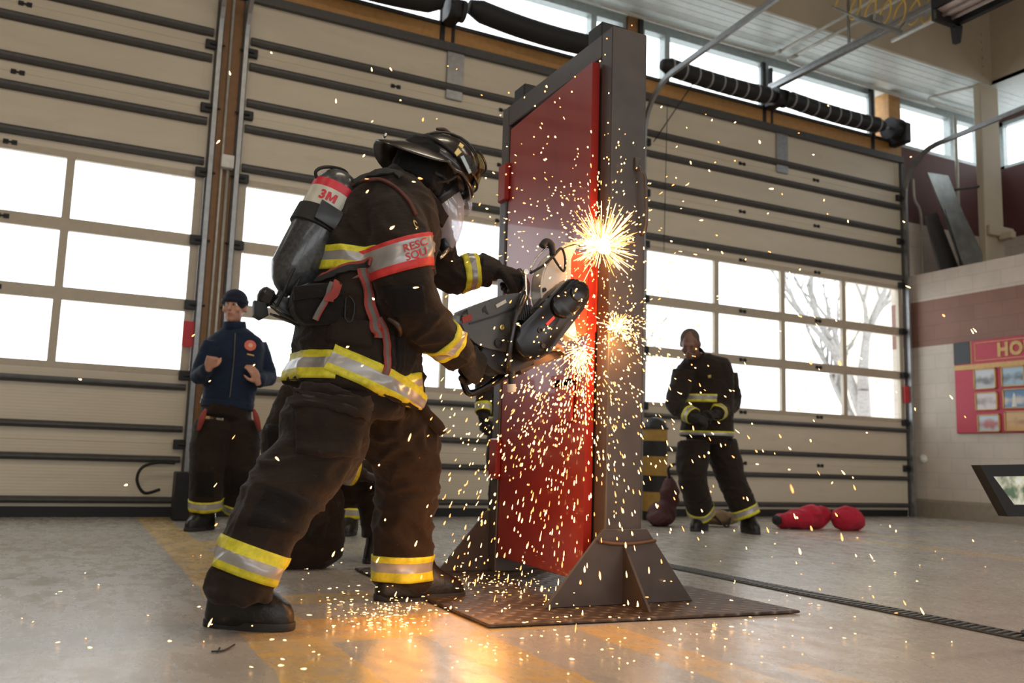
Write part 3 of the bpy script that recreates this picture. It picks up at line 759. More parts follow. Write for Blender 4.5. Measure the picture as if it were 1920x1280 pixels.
for k in range(3): bx('pilaster', (22.25+.3*k, 18.78, -.1), (22.37+.3*k, 18.9, 9.2), 'bldg2', T)
for i, (x, y, w, h, lab) in enumerate(((-6, 60, 7, 2.6, 'low pale building far outside seen through the bottom left panes'), (4.5, 70, 9, 2.2, 'long pale building far outside left of the brown column'), (8.5, 80, 5, 3, 'distant pale block outside behind the navy man'))):
    T = thing('distant_building', (x, y, 0), lab, 'building', 'buildings far outside'); b = B(); box(b, (x, y, -.1), (x+w, y+5, h)); finish('walls', b, 'bldg2', T); b = B(); box(b, (x-.2, y-.2, h), (x+w+.2, y+5.2, h+.25)); finish('roof', b, 'alum', T)
T = thing('street_lamp', (1.95, 26, 0), 'thin pale lamp pole outside seen through the large left panes', 'street lamp'); b = B(); tube(b, [V((1.95, 26, -.1)), V((1.95, 26, 8.6))], .07, 8); finish('pole', b, 'bldg2', T)
b = B(); box(b, (1.5, 25.7, 8.5), (2.4, 26.2, 8.9), .05); finish('lamp_head', b, 'bldg2', T)
T = thing('road_sign', (-.35, 24, 0), 'small green sign outside low in the left panes', 'sign'); b = B(); box(b, (-.5, 24, 1.75), (-.2, 24.03, 2.0)); finish('plate', b, 'green', T); b = B(); tube(b, [V((-.35, 24.05, -.1)), V((-.35, 24.05, 1.9))], .03, 6); finish('pole', b, 'bldg2', T)

# ================================================================== the red training door in its steel frame
T = thing('tread_plate_base', (2.1, 3.8, 0), 'large rusty diamond tread steel plate lying on the floor under the door frame', 'floor plate')
b = B(); prism(b, [V((1.43, 3.03, .004)), V((2.86, 2.94, .004)), V((2.80, 4.76, .004)), V((1.42, 4.72, .004))], (0, 0, .012), 0, .003, 1); finish('plate', b, 'tread', T)
FR = thing('door_frame', (2.18, 3.85, .017), 'tall brown grey steel tube frame with gusseted feet holding the red door', 'door frame')
FX0, FX1, FZ = 2.09, 2.28, 2.635
b = B(); box(b, (FX0, 3.29, .017), (FX1, 3.385, FZ), .008, 0, 2); finish('post', b, 'post', FR)
b = B(); box(b, (FX0, 4.385, .017), (FX1, 4.47, FZ), .008, 0, 2); finish('post', b, 'post', FR)
b = B(); box(b, (FX0, 3.385, 2.515), (FX1, 4.385, FZ), .006); finish('head_rail', b, 'post', FR)
b = B(); box(b, (2.10, 3.38, .08), (2.13, 3.50, 2.52)); finish('door_stop', b, 'post', FR)
b = B(); box(b, (2.15, 4.34, .1), (2.2, 4.39, 2.52)); finish('door_stop', b, 'post', FR)
for y in (3.44, 4.26):
    b = B(); box(b, (2.12, y, FZ), (2.27, y+.13, FZ+.10), .008); finish('socket', b, 'dark', FR)
def foot(y0, sgn, nm='gusset_plate'):
    yy = y0
    b = B(); prism(b, [V((1.80, yy, .017)), V((2.55, yy, .017)), V((2.30, yy, .335)), V((2.075, yy, .335))], (0, .012*sgn, 0), 0, .002, 1); finish(nm, b, 'post', FR)
    b = B(); prism(b, [V((2.175, yy+.012*sgn, .017)), V((2.175, yy+.21*sgn, .017)), V((2.175, yy+.012*sgn, .27))], (.012, 0, 0)); finish('fin', b, 'post', FR)
foot(3.288, -1); foot(4.472, 1)
b = B(); prism(b, [V((1.80, 3.288, .017)), V((2.55, 3.288, .017)), V((2.30, 3.288, .33)), V((2.075, 3.288, .33))], (0, .008, 0)); finish('gusset_plate', b, 'post', FR)
b = B(); tube(b, [V((2.045, 3.262, .285)), V((2.12, 3.252, .275)), V((2.22, 3.25, .275)), V((2.335, 3.262, .285))], .007, 8, 4); finish('cross_rod', b, plain('rusty rod', (.16, .085, .05), .6, .4), FR, True)
b = B(); tube(b, [V((2.235, 3.286, 1.98)), V((2.235, 3.27, 1.97)), V((2.235, 3.262, 1.95)), V((2.255, 3.255, 1.92)), V((2.262, 3.255, 1.70)), V((2.262, 3.285, 1.66))], .008, 8, 3); box(b, (2.215, 3.275, 1.96), (2.245, 3.292, 2.02), .004); finish('lever', b, 'post', FR, True)
RD = thing('red_door', (2.07, 3.86, .1), 'red painted steel door leaf being cut, hung in the brown grey frame', 'door')
b = B(); prism(b, [V((2.046, 3.396, .10)), V((2.098, 4.372, .10)), V((2.138, 4.374, .10)), V((2.088, 3.398, .10))], (0, 0, 2.392), 0, .003, 1); finish('leaf', b, 'door_red', RD)
for z in (2.18, .62):
    b = B(); box(b, (2.068, 4.36, z-.11), (2.10, 4.46, z+.11), .008); finish('hinge', b, 'door_red', RD)
b = B(); box(b, (2.03, 3.50, .80), (2.046, 3.66, 1.0), .004); box(b, (2.03, 3.50, .96), (2.046, 3.70, 1.02), .004); finish('hasp_plate', b, 'door_red', RD)
# cut edges glow where the disc has gone through
b = B()
for z0, z1 in ((1.54, 1.66),):
    n = 8; rs = []
    for i in range(n+1):
        z = z0+(z1-z0)*i/n; rs.append([V((2.040, 3.40+.004*math.sin(i*2.1)-.003, z)), V((2.040, 3.40+.004*math.sin(i*2.1)+.003, z)), V((2.046, 3.40+.003, z)), V((2.046, 3.40-.003, z))])
    rings(b, rs)
finish('cut_slot', b, 'spark_mid', RD, label='glowing cut edge')

# ================================================================== the rotary saw
SY = 3.34
BC = at(1085, 550, 3.40)                      # hub of the disc
SAW = thing('rotary_rescue_saw', at(925, 640, SY), 'motor cut-off saw with white guard and red disc held against the red door', 'saw')
b = B(); lathe(b, BC, (0, 1, 0), [(0, .005), (0, .190), (.004, .194), (.008, .190), (.008, .005)], 64); bl = finish('cutting_disc', b, 'blade', SAW, 'auto')
b = B(); lathe(b, BC+V((0, -.012, 0)), (0, 1, 0), [(0, .02), (0, .045), (.03, .045), (.03, .02)], 30); finish('flange', b, 'dark', bl, 'auto')
# guard: a hollow half drum open to the right
gx = lambda px, py: at(px, py, 3.40)
arc = []; R = .222
a0, a1 = math.radians(100), math.radians(262)
for i in range(29):
    a = a0+(a1-a0)*i/28; arc.append((math.cos(a), math.sin(a)))
b = B()
poly = [BC+V((x*R, -.05, z*R)) for x, z in arc]
poly2 = [BC+V((-.04, -.05, -.17)), BC+V((-.075, -.05, -.05)), BC+V((-.075, -.05, .14)), BC+V((-.05, -.05, .185))]
prism(b, poly+poly2, (0, .012, 0), 0, .003, 1)
prism(b, [p+V((0, .082, 0)) for p in poly+poly2], (0, .01, 0))
for i in range(28):
    p, q = [BC+V((x*R, -.05, z*R)) for x, z in arc[i:i+2]]; p2, q2 = [BC+V((x*(R-.008), -.05, z*(R-.008))) for x, z in arc[i:i+2]]
    prism(b, [p, q, q2, p2], (0, .092, 0))
G = finish('blade_guard', b, 'saw_white', SAW)
b = B(); a = [BC+V((x*(R+.002), -.056, z*(R+.002))) for x, z in arc]; tube(b, a, .006, 8); finish('guard_rim', b, 'saw_white', G, True)
b = B(); lathe(b, at(1020, 543, 3.34), (0, -1, 0), [(-.02, .009), (.008, .009), (.008, .004)], 14); finish('guard_bolt', b, 'dark', G)
b = B(); tube(b, [at(1016, 462, 3.33), at(1024, 453, 3.33), at(1034, 460, 3.33), at(1037, 478, 3.33)], .016, 10, 5); finish('guard_grip', b, 'rubber', SAW, True)
b = B(); tube(b, [at(994, 512, 3.33), at(1018, 498, 3.32), at(1038, 480, 3.32), at(1050, 466, 3.32), at(1056, 470, 3.32), at(1060, 490, 3.325), at(1057, 508, 3.33), at(1046, 496, 3.32), at(1034, 476, 3.325)], .0055, 8, 5); finish('water_hose', b, 'rubber', SAW, True)
b = B(); tube(b, [at(995, 508, 3.34), at(1002, 490, 3.34), at(1016, 472, 3.34), at(1030, 462, 3.34)], .004, 6, 4); finish('guard_wire', b, 'chrome', SAW, True)
b = B(); tube(b, [at(985, 515, 3.32), at(987, 550, 3.32), at(990, 580, 3.32), at(996, 588, 3.32)], .0055, 8, 3); lathe(b, at(985, 510, 3.32), (0, -1, 0), [(-.012, .012), (.01, .012)], 12); lathe(b, at(997, 589, 3.32), (0, -1, 0), [(-.012, .009), (.012, .009)], 12); finish('valve_pipe', b, 'chrome', SAW, 'auto')
# belt arm
def capsule_px(p0, r0, p1, r1, n=16):
    d = math.atan2(p1[1]-p0[1], p1[0]-p0[0]); o = []
    for i in range(n+1): a = d+PI/2+PI*i/n; o.append((p0[0]+r0*math.cos(a), p0[1]+r0*math.sin(a)))
    for i in range(n+1): a = d-PI/2+PI*i/n; o.append((p1[0]+r1*math.cos(a), p1[1]+r1*math.sin(a)))
    return o
b = B(); prism(b, pxpoly(capsule_px((1003, 637), 37, (1078, 552), 30), 3.262), (0, .085, 0), 0, .018, 4); arm = finish('belt_cover', b, 'black_gloss', SAW, 'auto')
b = B(); prism(b, pxpoly(capsule_px((1062, 570), 26, (1084, 546), 23), 3.243), (0, .03, 0), 0, .014, 4); finish('bearing_cap', b, 'black_gloss', arm, 'auto')
b = B(); lathe(b, at(1085, 548, 3.236), (0, 1, 0), [(-.002, .012), (0, .034), (.012, .042), (.02, .042)], 30); finish('hub_cap', b, 'black_gloss', arm, 'auto')
b = B(); prism(b, pxpoly([(1023, 607), (1038, 592), (1041, 596), (1027, 611)], 3.258), (0, .006, 0)); finish('badge', b, 'tag_red', arm)
b = B(); lathe(b, at(1013, 619, 3.262), (0, -1, 0), [(-.01, .013), (.005, .013), (.005, .007), (.0, .006)], 18); finish('bolt', b, 'dark', arm, 'auto')
b = B(); lathe(b, at(1018, 648, 3.262), (0, -1, 0), [(-.01, .010), (.005, .010), (.005, .005)], 18); finish('bolt', b, 'dark', arm, 'auto')
b = B(); prism(b, pxpoly([(1000, 583), (1034, 545), (1062, 524), (1070, 522), (1078, 526), (1052, 548), (1010, 592)], 3.30), (0, .07, 0), 0, .006, 2); finish('belt_shroud', b, 'saw_grey', SAW, 'auto')
# engine
eng = [(864, 596), (872, 581), (900, 568), (940, 553), (975, 548), (994, 553), (1000, 566), (993, 588), (985, 620), (975, 650), (955, 660), (925, 655), (897, 648), (876, 628), (867, 612)]
b = B(); prism(b, pxpoly(round_poly(eng, 2), 3.345), (0, .20, 0), 0, .022, 4); E_ = finish('engine_housing', b, 'saw_grey', SAW, 'auto')
b = B(); prism(b, pxpoly([(880, 605), (930, 590), (975, 571), (976, 574), (931, 593), (881, 608)], 3.339), (0, .01, 0)); finish('housing_seam', b, 'dark', E_)
b = B(); prism(b, pxpoly([(930, 571), (948, 561), (950, 567), (932, 577)], 3.338), (0, .01, 0)); finish('sticker', b, 'label_w', E_)
b = B(); prism(b, pxpoly([(867, 594), (884, 588), (885, 601), (868, 606)], 3.340), (0, .01, 0)); finish('sticker', b, 'strap_red', E_)
for (x, y, r, m) in ((941, 614, .012, 'brass'), (935, 643, .020, 'dark'), (962, 642, .012, 'dark')):
    b = B(); lathe(b, at(x, y, 3.342), (0, -1, 0), [(-.01, r), (.008, r), (.008, r*.6), (.002, r*.55)], 20); finish('cap', b, m, E_, 'auto')
b = B(); prism(b, pxpoly([(905, 579), (910, 572), (913, 581), (917, 589), (913, 588), (909, 583), (906, 586)], 3.341), (0, .006, 0)); finish('air_symbol', b, 'dark', E_)
b = B()
for k in range(7): prism(b, pxpoly([(974+k*3.5, 570+k*.3), (976+k*3.5, 570+k*.3), (974+k*3.2, 600), (972+k*3.2, 600)], 3.30), (0, .05, 0))
finish('cooling_fins', b, 'dark', SAW)
b = B(); prism(b, pxpoly(round_poly([(900, 645), (925, 640), (975, 645), (1000, 668), (1010, 680), (985, 690), (960, 700), (935, 700), (915, 685), (903, 668)], 2), 3.36), (0, .14, 0), 0, .016, 3); finish('crankcase', b, 'dark', SAW, 'auto')
b = B(); prism(b, pxpoly([(975, 692), (1010, 670), (1050, 652), (1060, 660), (1058, 668), (1015, 680), (978, 702)], 3.36), (0, .06, 0), 0, .006, 2); prism(b, pxpoly([(1028, 648), (1042, 640), (1058, 648), (1060, 668), (1050, 655), (1032, 660)], 3.33), (0, .06, 0), 0, .004, 1); finish('skid', b, plain('scorched bracket', (.12, .07, .05), .5, .3), SAW, 'auto')
# handles
b = B(); tube(b, [at(972, 508, 3.64), at(981, 522, 3.60), at(987, 535, 3.50), at(985, 548, 3.36), at(976, 574, 3.30), at(966, 596, 3.29), at(958, 640, 3.29), at(952, 682, 3.31), at(954, 700, 3.38)], [.018, .018, .018, .0185, .0175, .015, .0135, .0135, .0135], 14, 6); finish('front_handle', b, 'bar', SAW, True)
b = B(); tube(b, [at(898, 664, 3.43), at(876, 690, 3.43), at(868, 708, 3.43), at(873, 728, 3.43), at(882, 737, 3.43), at(905, 729, 3.43), at(932, 712, 3.43), at(958, 698, 3.43)], [.015, .015, .0145, .0145, .0145, .0145, .017, .02], 12, 6); finish('rear_handle', b, 'black_gloss', SAW, True)
b = B(); tube(b, [at(900, 648, 3.43), at(886, 668, 3.43), at(872, 690, 3.43)], [.024, .021, .017], 12, 4); finish('grip', b, 'rubber', SAW, True)
b = B(); lathe(b, at(958, 696, 3.36), (.08, 0, -1), [(0, .018), (.03, .018), (.03, .014), (.055, .014), (.055, .019), (.085, .019), (.09, .014)], 18, mis=[0, 0, 0, 0, 1, 1]); finish('foot_plug', b, ['dark', 'saw_white'], SAW, 'auto')

# ================================================================== people
def hand(bm, wrist, d, back, side, s=1.0, curl=(35, 45, 30), thumb=(.75, .3), thick=1.0, spread=1.0):
    """wrist: start; d: along the palm; back: out of the back of the hand; side: towards the thumb.
    palm plus four unequal bent fingers and a thumb, as overlapping closed tubes to be fused"""
    wrist = V(wrist); d = V(d).normalized(); back = V(back); back = (back-d*back.dot(d)).normalized(); side = V(side); side = (side-d*side.dot(d)-back*side.dot(back)).normalized()
    L = .095*s
    rs = []
    for t, w, h in ((-.25, .028, .024), (0, .031, .022), (.35, .041, .019), (.75, .044, .017), (1.0, .041, .014)):
        c = wrist+d*(L*t); rs.append([c+side*(w*s*thick*math.cos(2*PI*j/14))+back*(h*s*thick*math.sin(2*PI*j/14)) for j in range(14)])
    rings(bm, rs)
    for k, (off, l, r) in enumerate(((.032, .072, .0100), (.011, .080, .0105), (-.011, .074, .0100), (-.031, .060, .0088))):
        p = wrist+d*(L*.88)+side*(off*s*thick); P = [p-d*.02*s]; a = 0; seg = (.45, .32, .27)
        for q, c in zip(seg, curl):
            a += math.radians(c*(1+.06*k)); dd = d*math.cos(a)-back*math.sin(a)+side*(off*spread*(.5))
            P.append(P[-1]+dd.normalized()*(l*s*q+(.02*s if q == .45 else 0)))
        tube(bm, P, [r*s*thick*x for x in (1.08, 1.05, 1.0, .86)], 9, 3)
        ell(bm, P[-1], r*s*thick*.86, n=9, m=6)
    b0 = wrist+d*(L*.22)+side*(.026*s*thick); t1 = b0+(d*.6+side*thumb[0]-back*thumb[1]).normalized()*.042*s; t2 = t1+(d*.8+side*thumb[0]*.25-back*(thumb[1]+.3)).normalized()*.034*s; t3 = t2+(d*.75-back*(thumb[1]+.45)-side*.15).normalized()*.024*s
    tube(bm, [b0-side*.012*s, b0, t1, t2, t3], [.013*s*thick, .0145*s*thick, .0125*s*thick, .0115*s*thick, .0095*s*thick], 9, 3); ell(bm, t3, .0095*s*thick, n=9, m=6)
def torso(bm, prof, lat, n=28, sq=.85):
    """prof: (centre, half depth, half width); lat: sideways axis"""
    P = smooth_path([(c[0], c[1], c[2], a, w) for c, a, w in prof], 3); rs = []
    for i, p in enumerate(P):
        d = (V(P[min(i+1, len(P)-1)][:3])-V(P[max(i-1, 0)][:3])).normalized(); l = (lat-d*lat.dot(d)).normalized(); f = l.cross(d)
        r = []
        for j in range(n):
            a = 2*PI*j/n; ca, sa = math.cos(a), math.sin(a)
            r.append(V(p[:3])+l*(p[4]*math.copysign(abs(ca)**sq, ca))+f*(p[3]*math.copysign(abs(sa)**sq, sa)))
        rs.append(r)
    rings(bm, rs)
def boot(name, heel, toe, ankle, top, parent, ht=.1, w=.055, rs=.068, up=V((0, 0, 1)), lift=0):
    """heel, toe: points on the floor; ankle and top: shaft"""
    f = (V(toe)-V(heel)); L = f.length; f.normalize(); s = up.cross(f).normalized(); h = V(heel)
    b = B(); R = []; q = ht/.12; tp = V(top)
    for z, a0_, b0_, ww in ((.012, .0, 1.0, .96), (.035, -.012, 1.01, 1.04), (.060, -.004, .995, 1.04), (.085, .01, .945, 1.0), (.108, .025, .83, .96), (.130, .03, .72, .95), (.155, .03, .655, .98), (.185, .025, .63, 1.05)):
        c = h+f*(L*(a0_+b0_)/2)+up*(z*q); hl = L*(b0_-a0_)/2
        R.append([c+f*(hl*math.copysign(abs(math.cos(2*PI*k/28))**.8, math.cos(2*PI*k/28)))+s*(w*ww*math.copysign(abs(math.sin(2*PI*k/28))**.75, math.sin(2*PI*k/28))) for k in range(28)])
    lc = h+f*(L*.33)+up*(.185*q)
    for t in (.5, 1):
        c = lc.lerp(tp, t) if tp.z > .2 else V((tp.x, tp.y, .2+.04*t))
        R.append([c+f*(rs*math.cos(2*PI*k/28))+s*(rs*math.sin(2*PI*k/28)) for k in range(28)])
    rings(b, R)
    o, t_ = fuse(name, b, 'boot', parent, .008, 4, .0015, 30)
    b = B(); pts = []
    for i in range(28):
        a = 2*PI*i/28; x = math.cos(a); y = math.sin(a); ww = w*(1.08 if x > -.2 else .95)*(1-.12*math.exp(-((x+.15)/.25)**2)); pts.append(h+f*(L*.5+L*.52*x)+s*(ww*math.copysign(abs(y)**.7, y)))
    prism(b, [p+up*.001 for p in pts], up*.028, 0, .004, 2); finish('sole', b, 'sole', o, 'auto')
    return o
def head_shape(bm, c, fwd, up, s=1.0, beard=False):
    c = V(c); fwd = V(fwd).normalized(); up = V(up); up = (up-fwd*up.dot(fwd)).normalized(); sd = fwd.cross(up)
    A = (sd, fwd, up); q = lambda x, y, z: c+sd*(x*s)+fwd*(y*s)+up*(z*s)
    ell(bm, q(0, -.012, .03), .077*s, .098*s, .095*s, A, 24, 16)
    ell(bm, q(0, .018, -.045), .062*s, .074*s, .075*s, A, 20, 14)
    ell(bm, q(0, .062, -.088), .030*s, .026*s, .022*s, A, 14, 10)
    ell(bm, q(0, .085, .030), .052*s, .016*s, .014*s, A, 14, 8)          # brow
    ell(bm, q(0, .100, -.008), .012*s, .020*s, .030*s, A, 12, 8); ell(bm, q(0, .113, -.026), .017*s, .013*s, .012*s, A, 12, 8)   # nose
    for x in (-1, 1):
        ell(bm, q(.040*x, .068, -.022), .026*s, .020*s, .022*s, A, 12, 8)
        ell(bm, q(.080*x, -.010, -.005), .010*s, .020*s, .032*s, A, 10, 8)
        ell(bm, q(.033*x, .078, .008), .015*s, .010*s, .009*s, A, 10, 8)
    ell(bm, q(0, .092, -.053), .026*s, .012*s, .007*s, A, 12, 8); ell(bm, q(0, .090, -.064), .022*s, .012*s, .008*s, A, 12, 8)
    return q

# ------------------------------------------------------------------ the firefighter with the saw
MF = thing('person', (1.0, 3.4, 0), 'firefighter in helmet and face mask leaning forward and holding the saw', 'person')
Y0 = 3.42; LAT = V((0, 1, 0))
J = dict(pelvis=at(668, 745, 3.43), waist=at(668, 650, Y0), chest=at(712, 480, Y0), neck=at(782, 355, Y0), shR=at(738, 385, 3.27), elR=at(780, 585, 3.17), wrR=at(872, 672, 3.30),
         shL=at(797, 392, 3.60), elL=at(822, 512, 3.70), wrL=at(912, 506, 3.66), hipR=at(628, 765, 3.36), knR=at(560, 925, 3.25), anR=at(440, 1110, 3.16), hipL=at(722, 765, 3.52), knL=at(768, 905, 3.66), anL=at(748, 1085, 3.72))
# body: one continuous figure inside the clothes
b = B()
torso(b, [(J['pelvis'], .11, .16), (J['waist'], .11, .15), (J['chest'], .12, .17), (at(752, 400, Y0), .10, .18), (J['neck'], .055, .06), (at(800, 335, Y0), .055, .055)], LAT)
for s in 'RL':
    tube(b, [J['sh'+s], J['el'+s], J['wr'+s]], [.055, .045, .032], 12, 4); tube(b, [J['hip'+s], J['kn'+s], J['an'+s]], [.085, .065, .045], 14, 4)
HF, HU = V((.73, 0, -.68)), V((.66, 0, .72))
HC = at(808, 330, Y0)
head_shape(b, HC, HF, HU, 1.0)
fuse('body', b, 'skin', MF, .009, 3)
# trousers
b = B()
torso(b, [(at(668, 690, Y0), .20, .20), (at(660, 740, 3.43), .215, .21), (at(662, 790, 3.43), .19, .20)], LAT)
tube(b, [at(630, 755, 3.34), at(610, 805, 3.32), at(596, 850, 3.30), at(548, 905, 3.26), at(512, 960, 3.23), at(486, 1010, 3.20), at(468, 1055, 3.18), at(453, 1090, 3.17), at(447, 1112, 3.16), at(446, 1128, 3.16)], [.165, .168, .155, .142, .126, .116, .116, .112, .106, .100], 26, 4)
tube(b, [at(722, 750, 3.53), at(748, 820, 3.60), at(765, 885, 3.65), at(759, 950, 3.68), at(754, 1030, 3.71), at(752, 1085, 3.72), at(750, 1100, 3.72)], [.15, .160, .145, .132, .126, .126, .116], 26, 4)
TR, trt = fuse('trousers', b, 'turnout', MF, .012, 3, .024, 5.5, stretch=(1, 1, 1.5), seed=1)
band('leg_band', trt, at(466, 1050, 3.185), V((-.36, 0, -1)), .105, TR, rmax=.22, off=.007)
band('leg_band', trt, at(752, 1062, 3.715), V((0.0, 0, 1)), .105, TR, rmax=.22, off=.007)
patch('cargo_pocket', trt, [(548, 752), (690, 770), (672, 862), (552, 858)], TR, 'turnout', .022, 14)
patch('pocket_flap', trt, [(550, 728), (700, 752), (694, 786), (545, 765)], TR, 'turnout', .036, 12)
patch('knee_patch', trt, [(500, 905), (610, 940), (590, 1010), (452, 985)], TR, 'turnout_dark', .008, 12)
b = B(); tube(b, [at(772, 740, 3.42), at(800, 775, 3.44), at(822, 800, 3.46), at(830, 814, 3.46)], [.018, .022, .026, .016], 10, 4); finish('pocket_edge', b, 'turnout', TR, True)
# jacket
b = B()
torso(b, [(at(660, 742, Y0), .268, .235), (at(664, 722, Y0), .270, .235), (at(671, 676, Y0), .252, .225), (at(660, 615, Y0), .228, .21), (at(682, 545, Y0), .228, .21), (at(708, 468, Y0), .240, .225), (at(738, 402, Y0), .205, .235), (at(760, 370, Y0), .140, .185), (at(772, 356, Y0), .085, .10)], LAT, 34)
tube(b, [at(730, 378, 3.30), at(742, 420, 3.24), at(750, 470, 3.20), at(757, 520, 3.18), at(774, 568, 3.18), at(808, 612, 3.22), at(840, 646, 3.26), at(864, 668, 3.29)], [.105, .120, .124, .122, .112, .094, .082, .080], 26, 4)
tube(b, [at(795, 390, 3.57), at(808, 440, 3.64), at(818, 492, 3.69), at(850, 514, 3.69), at(884, 510, 3.67), at(914, 506, 3.66)], [.100, .100, .094, .084, .076, .066], 24, 4)
tube(b, [at(752, 600, 3.50), at(763, 650, 3.50), at(770, 700, 3.50), at(772, 742, 3.50)], [.04, .05, .056, .058], 16, 3)
JK, jt = fuse('jacket', b, 'turnout', MF, .011, 3, .021, 6, stretch=(1, 1, 1.3), seed=2)
# collar: a raised ring round the neck
b = B(); ax = V((.62, 0, .78)); fw = V((.78, 0, -.62)); rs = []
for t, rr, w in ((-.04, 1.02, 1.05), (.015, 1.0, 1), (.055, .98, .98), (.05, .86, .86), (.0, .85, .86), (-.04, .86, .88)):
    c = at(762, 380, Y0)+ax*t; rs.append([c+fw*(.158*rr*math.cos(2*PI*j/40))+V((0, 1, 0))*(.125*w*math.sin(2*PI*j/40))+ax*(.018*math.cos(2*PI*j/40*2)) for j in range(40)])
rings(b, rs, cap=False, close=True); finish('collar', b, 'turnout', JK, True)
b = B(); prism(b, [at(x, y, 3.30) for x, y in ((792, 350), (806, 352), (826, 385), (843, 404), (832, 425), (812, 408), (796, 378))], (0, .03, 0), 0, .008, 2); finish('collar_flap', b, 'turnout', JK, 'auto')
# trims on the jacket
hemn = (at(640, 640, 3.2)-at(655, 715, 3.2))
ub = V((-.16, 0, 1))
band('hem_band', jt, at(668, 697, Y0), V((.02, 0, 1)), .108, JK, rmax=.42, off=.006, n=60, arc=(PI*.4, PI*1.32))
band('hem_band', jt, at(668, 716, Y0), V((.38, 0, 1)), .118, JK, rmax=.42, off=.012, n=60, arc=(PI*1.27, PI*1.93))
patch('hem_band', jt, [(758, 702), (790, 694), (794, 736), (759, 746)], JK, ['yellow_tape', 'silver_tape', 'yellow_tape'], .008, 12, rows=True)
band('chest_band', jt, at(690, 512, Y0), V((.10, 0, 1)), .095, JK, rmax=.36, off=.006, n=60, arc=(PI*.5, PI*1.44))
band('cuff_band', jt, at(832, 640, 3.255), at(845, 652, 3.27)-at(818, 622, 3.23), .072, JK, rmax=.15, off=.006)
band('cuff_band', jt, at(881, 510, 3.67), at(914, 507, 3.66)-at(850, 512, 3.69), .075, JK, rmax=.15, off=.006)
AB = band('arm_band', jt, at(749, 484, 3.195), V((-.36, 0, 1)), .125, JK, ('red_tape', 'silver_tape', 'red_tape'), rmax=.20, off=.007, fr=(.24, .76))
# lettering on the arm band, wrapped on the sleeve
def tree_of(o):
    b = bmesh.new(); b.from_mesh(o.data); t = BVHTree.FromBMesh(b); b.free(); return t
tree_ab = tree_of(AB)
def wrapped_text(name, body, size, o, ux, uy, tree, parent, m, off=.011, bold=.0, sp=1.0):
    me = text_mesh(body, size, 0, bold=bold, spacing=sp); bm = B()
    bmesh_src = bmesh.new(); bmesh_src.from_mesh(me)
    bmesh.ops.triangulate(bmesh_src, faces=bmesh_src.faces[:])
    bmesh.ops.subdivide_edges(bmesh_src, edges=bmesh_src.edges[:], cuts=1, use_grid_fill=True); bmesh.ops.triangulate(bmesh_src, faces=bmesh_src.faces[:])
    bmesh_src.to_mesh(me); bmesh_src.free()
    def f(p):
        q = (o[0]+ux[0]*p.x+uy[0]*p.y, o[1]+ux[1]*p.x+uy[1]*p.y); return onsurf(tree, q[0], q[1], off)[0]
    bm_copy_mesh(bm, me, fn=f); return finish(name, bm, m, parent)
wrapped_text('lettering', 'RESC', 20, (757, 473), (1, -.34), (-.22, -.97), tree_ab, JK, 'red_tape', .0025, .3)
wrapped_text('lettering', 'SQU', 20, (762, 489), (1, -.34), (-.22, -.97), tree_ab, JK, 'red_tape', .0025, .3)
wrapped_text('lettering', 'C', 22, (775, 425), (.55, .35), (-.2, -.9), jt, JK, 'gold', .006, .8)
# jacket front opening and pockets
patch('jacket_pocket', jt, [(618, 590), (700, 600), (700, 655), (606, 640)], JK, 'turnout', .014, 12)
patch('opening_shade', jt, [(741, 610), (760, 612), (757, 700), (741, 698)], JK, 'turnout_dark', .012, 8)  # dark patch standing in for the shaded gap of the coat opening
patch('elbow_patch', jt, [(700, 535), (800, 530), (806, 590), (738, 600)], JK, 'turnout_dark', .006, 12)
# gloves
def glove(name, wrist, d, back, side, parent, cuff=.052, **k):
    b = B(); hand(b, wrist, d, back, side, **k); tube(b, [V(wrist)-V(d).normalized()*.075, V(wrist)-V(d).normalized()*.03, V(wrist)+V(d).normalized()*.02], [cuff, cuff*.88, cuff*.72], 16, 2)
    return fuse(name, b, 'glove', parent, .0048, 3, .0012, 40)[0]
gd = (at(896, 676, 3.40)-at(868, 672, 3.30))
glove('glove', at(872, 670, 3.325), V((.85, .35, -.42)), V((-.1, -.95, .25)), V((.45, 0, .9)), MF, s=1.18, thick=1.45, curl=(52, 68, 45), thumb=(.6, .5), cuff=.062)
glove('glove', at(926, 506, 3.65), V((1, -.14, -.14)), V((.12, -.25, 1)), V((0, -1, -.2)), MF, s=1.22, thick=1.5, curl=(50, 70, 50), thumb=(.5, .6), cuff=.068)
# boots
boot('boot', flr(386, 1172), flr(548, 1182), at(440, 1122, 3.19), at(452, 1070, 3.17), MF, ht=.125, w=.062, rs=.088)
boot('boot', flr(703, 1126)+V((0, .0, 0)), flr(868, 1120)+V((.0, .0, 0)), at(742, 1092, 3.73), at(750, 1060, 3.72), MF, ht=.118, w=.060, rs=.088)
# hood, mask, lens
b = B(); AH = (V((0, 1, 0)), HF, HU)
ell(b, at(800, 312, Y0), .118, .142, .135, AH, 30, 20); ell(b, at(778, 318, Y0), .105, .10, .10, AH, 24, 14); tube(b, [at(792, 325, Y0), at(776, 352, Y0)], [.115, .125], 24, 2)
fuse('hood', b, 'hood', MF, .009, 4, .006, 14, stretch=(1, 1, 1), seed=4)
mc = at(836, 366, Y0); mn = V((.60, 0, -.80)); mu = V((.80, 0, .60))
def ringset(b, prof, n=36, close=False, cap=False):
    rs = []
    for c, n_, ru, rl in prof:
        n_ = V(n_).normalized(); u_ = V((0, 1, 0)).cross(n_).normalized(); u_ = -u_ if u_.z < 0 else u_
        rs.append([V(c)+u_*(ru*math.cos(2*PI*j/n))+V((0, 1, 0))*(rl*math.sin(2*PI*j/n)) for j in range(n)])
    return rings(b, rs, cap=cap, close=close)
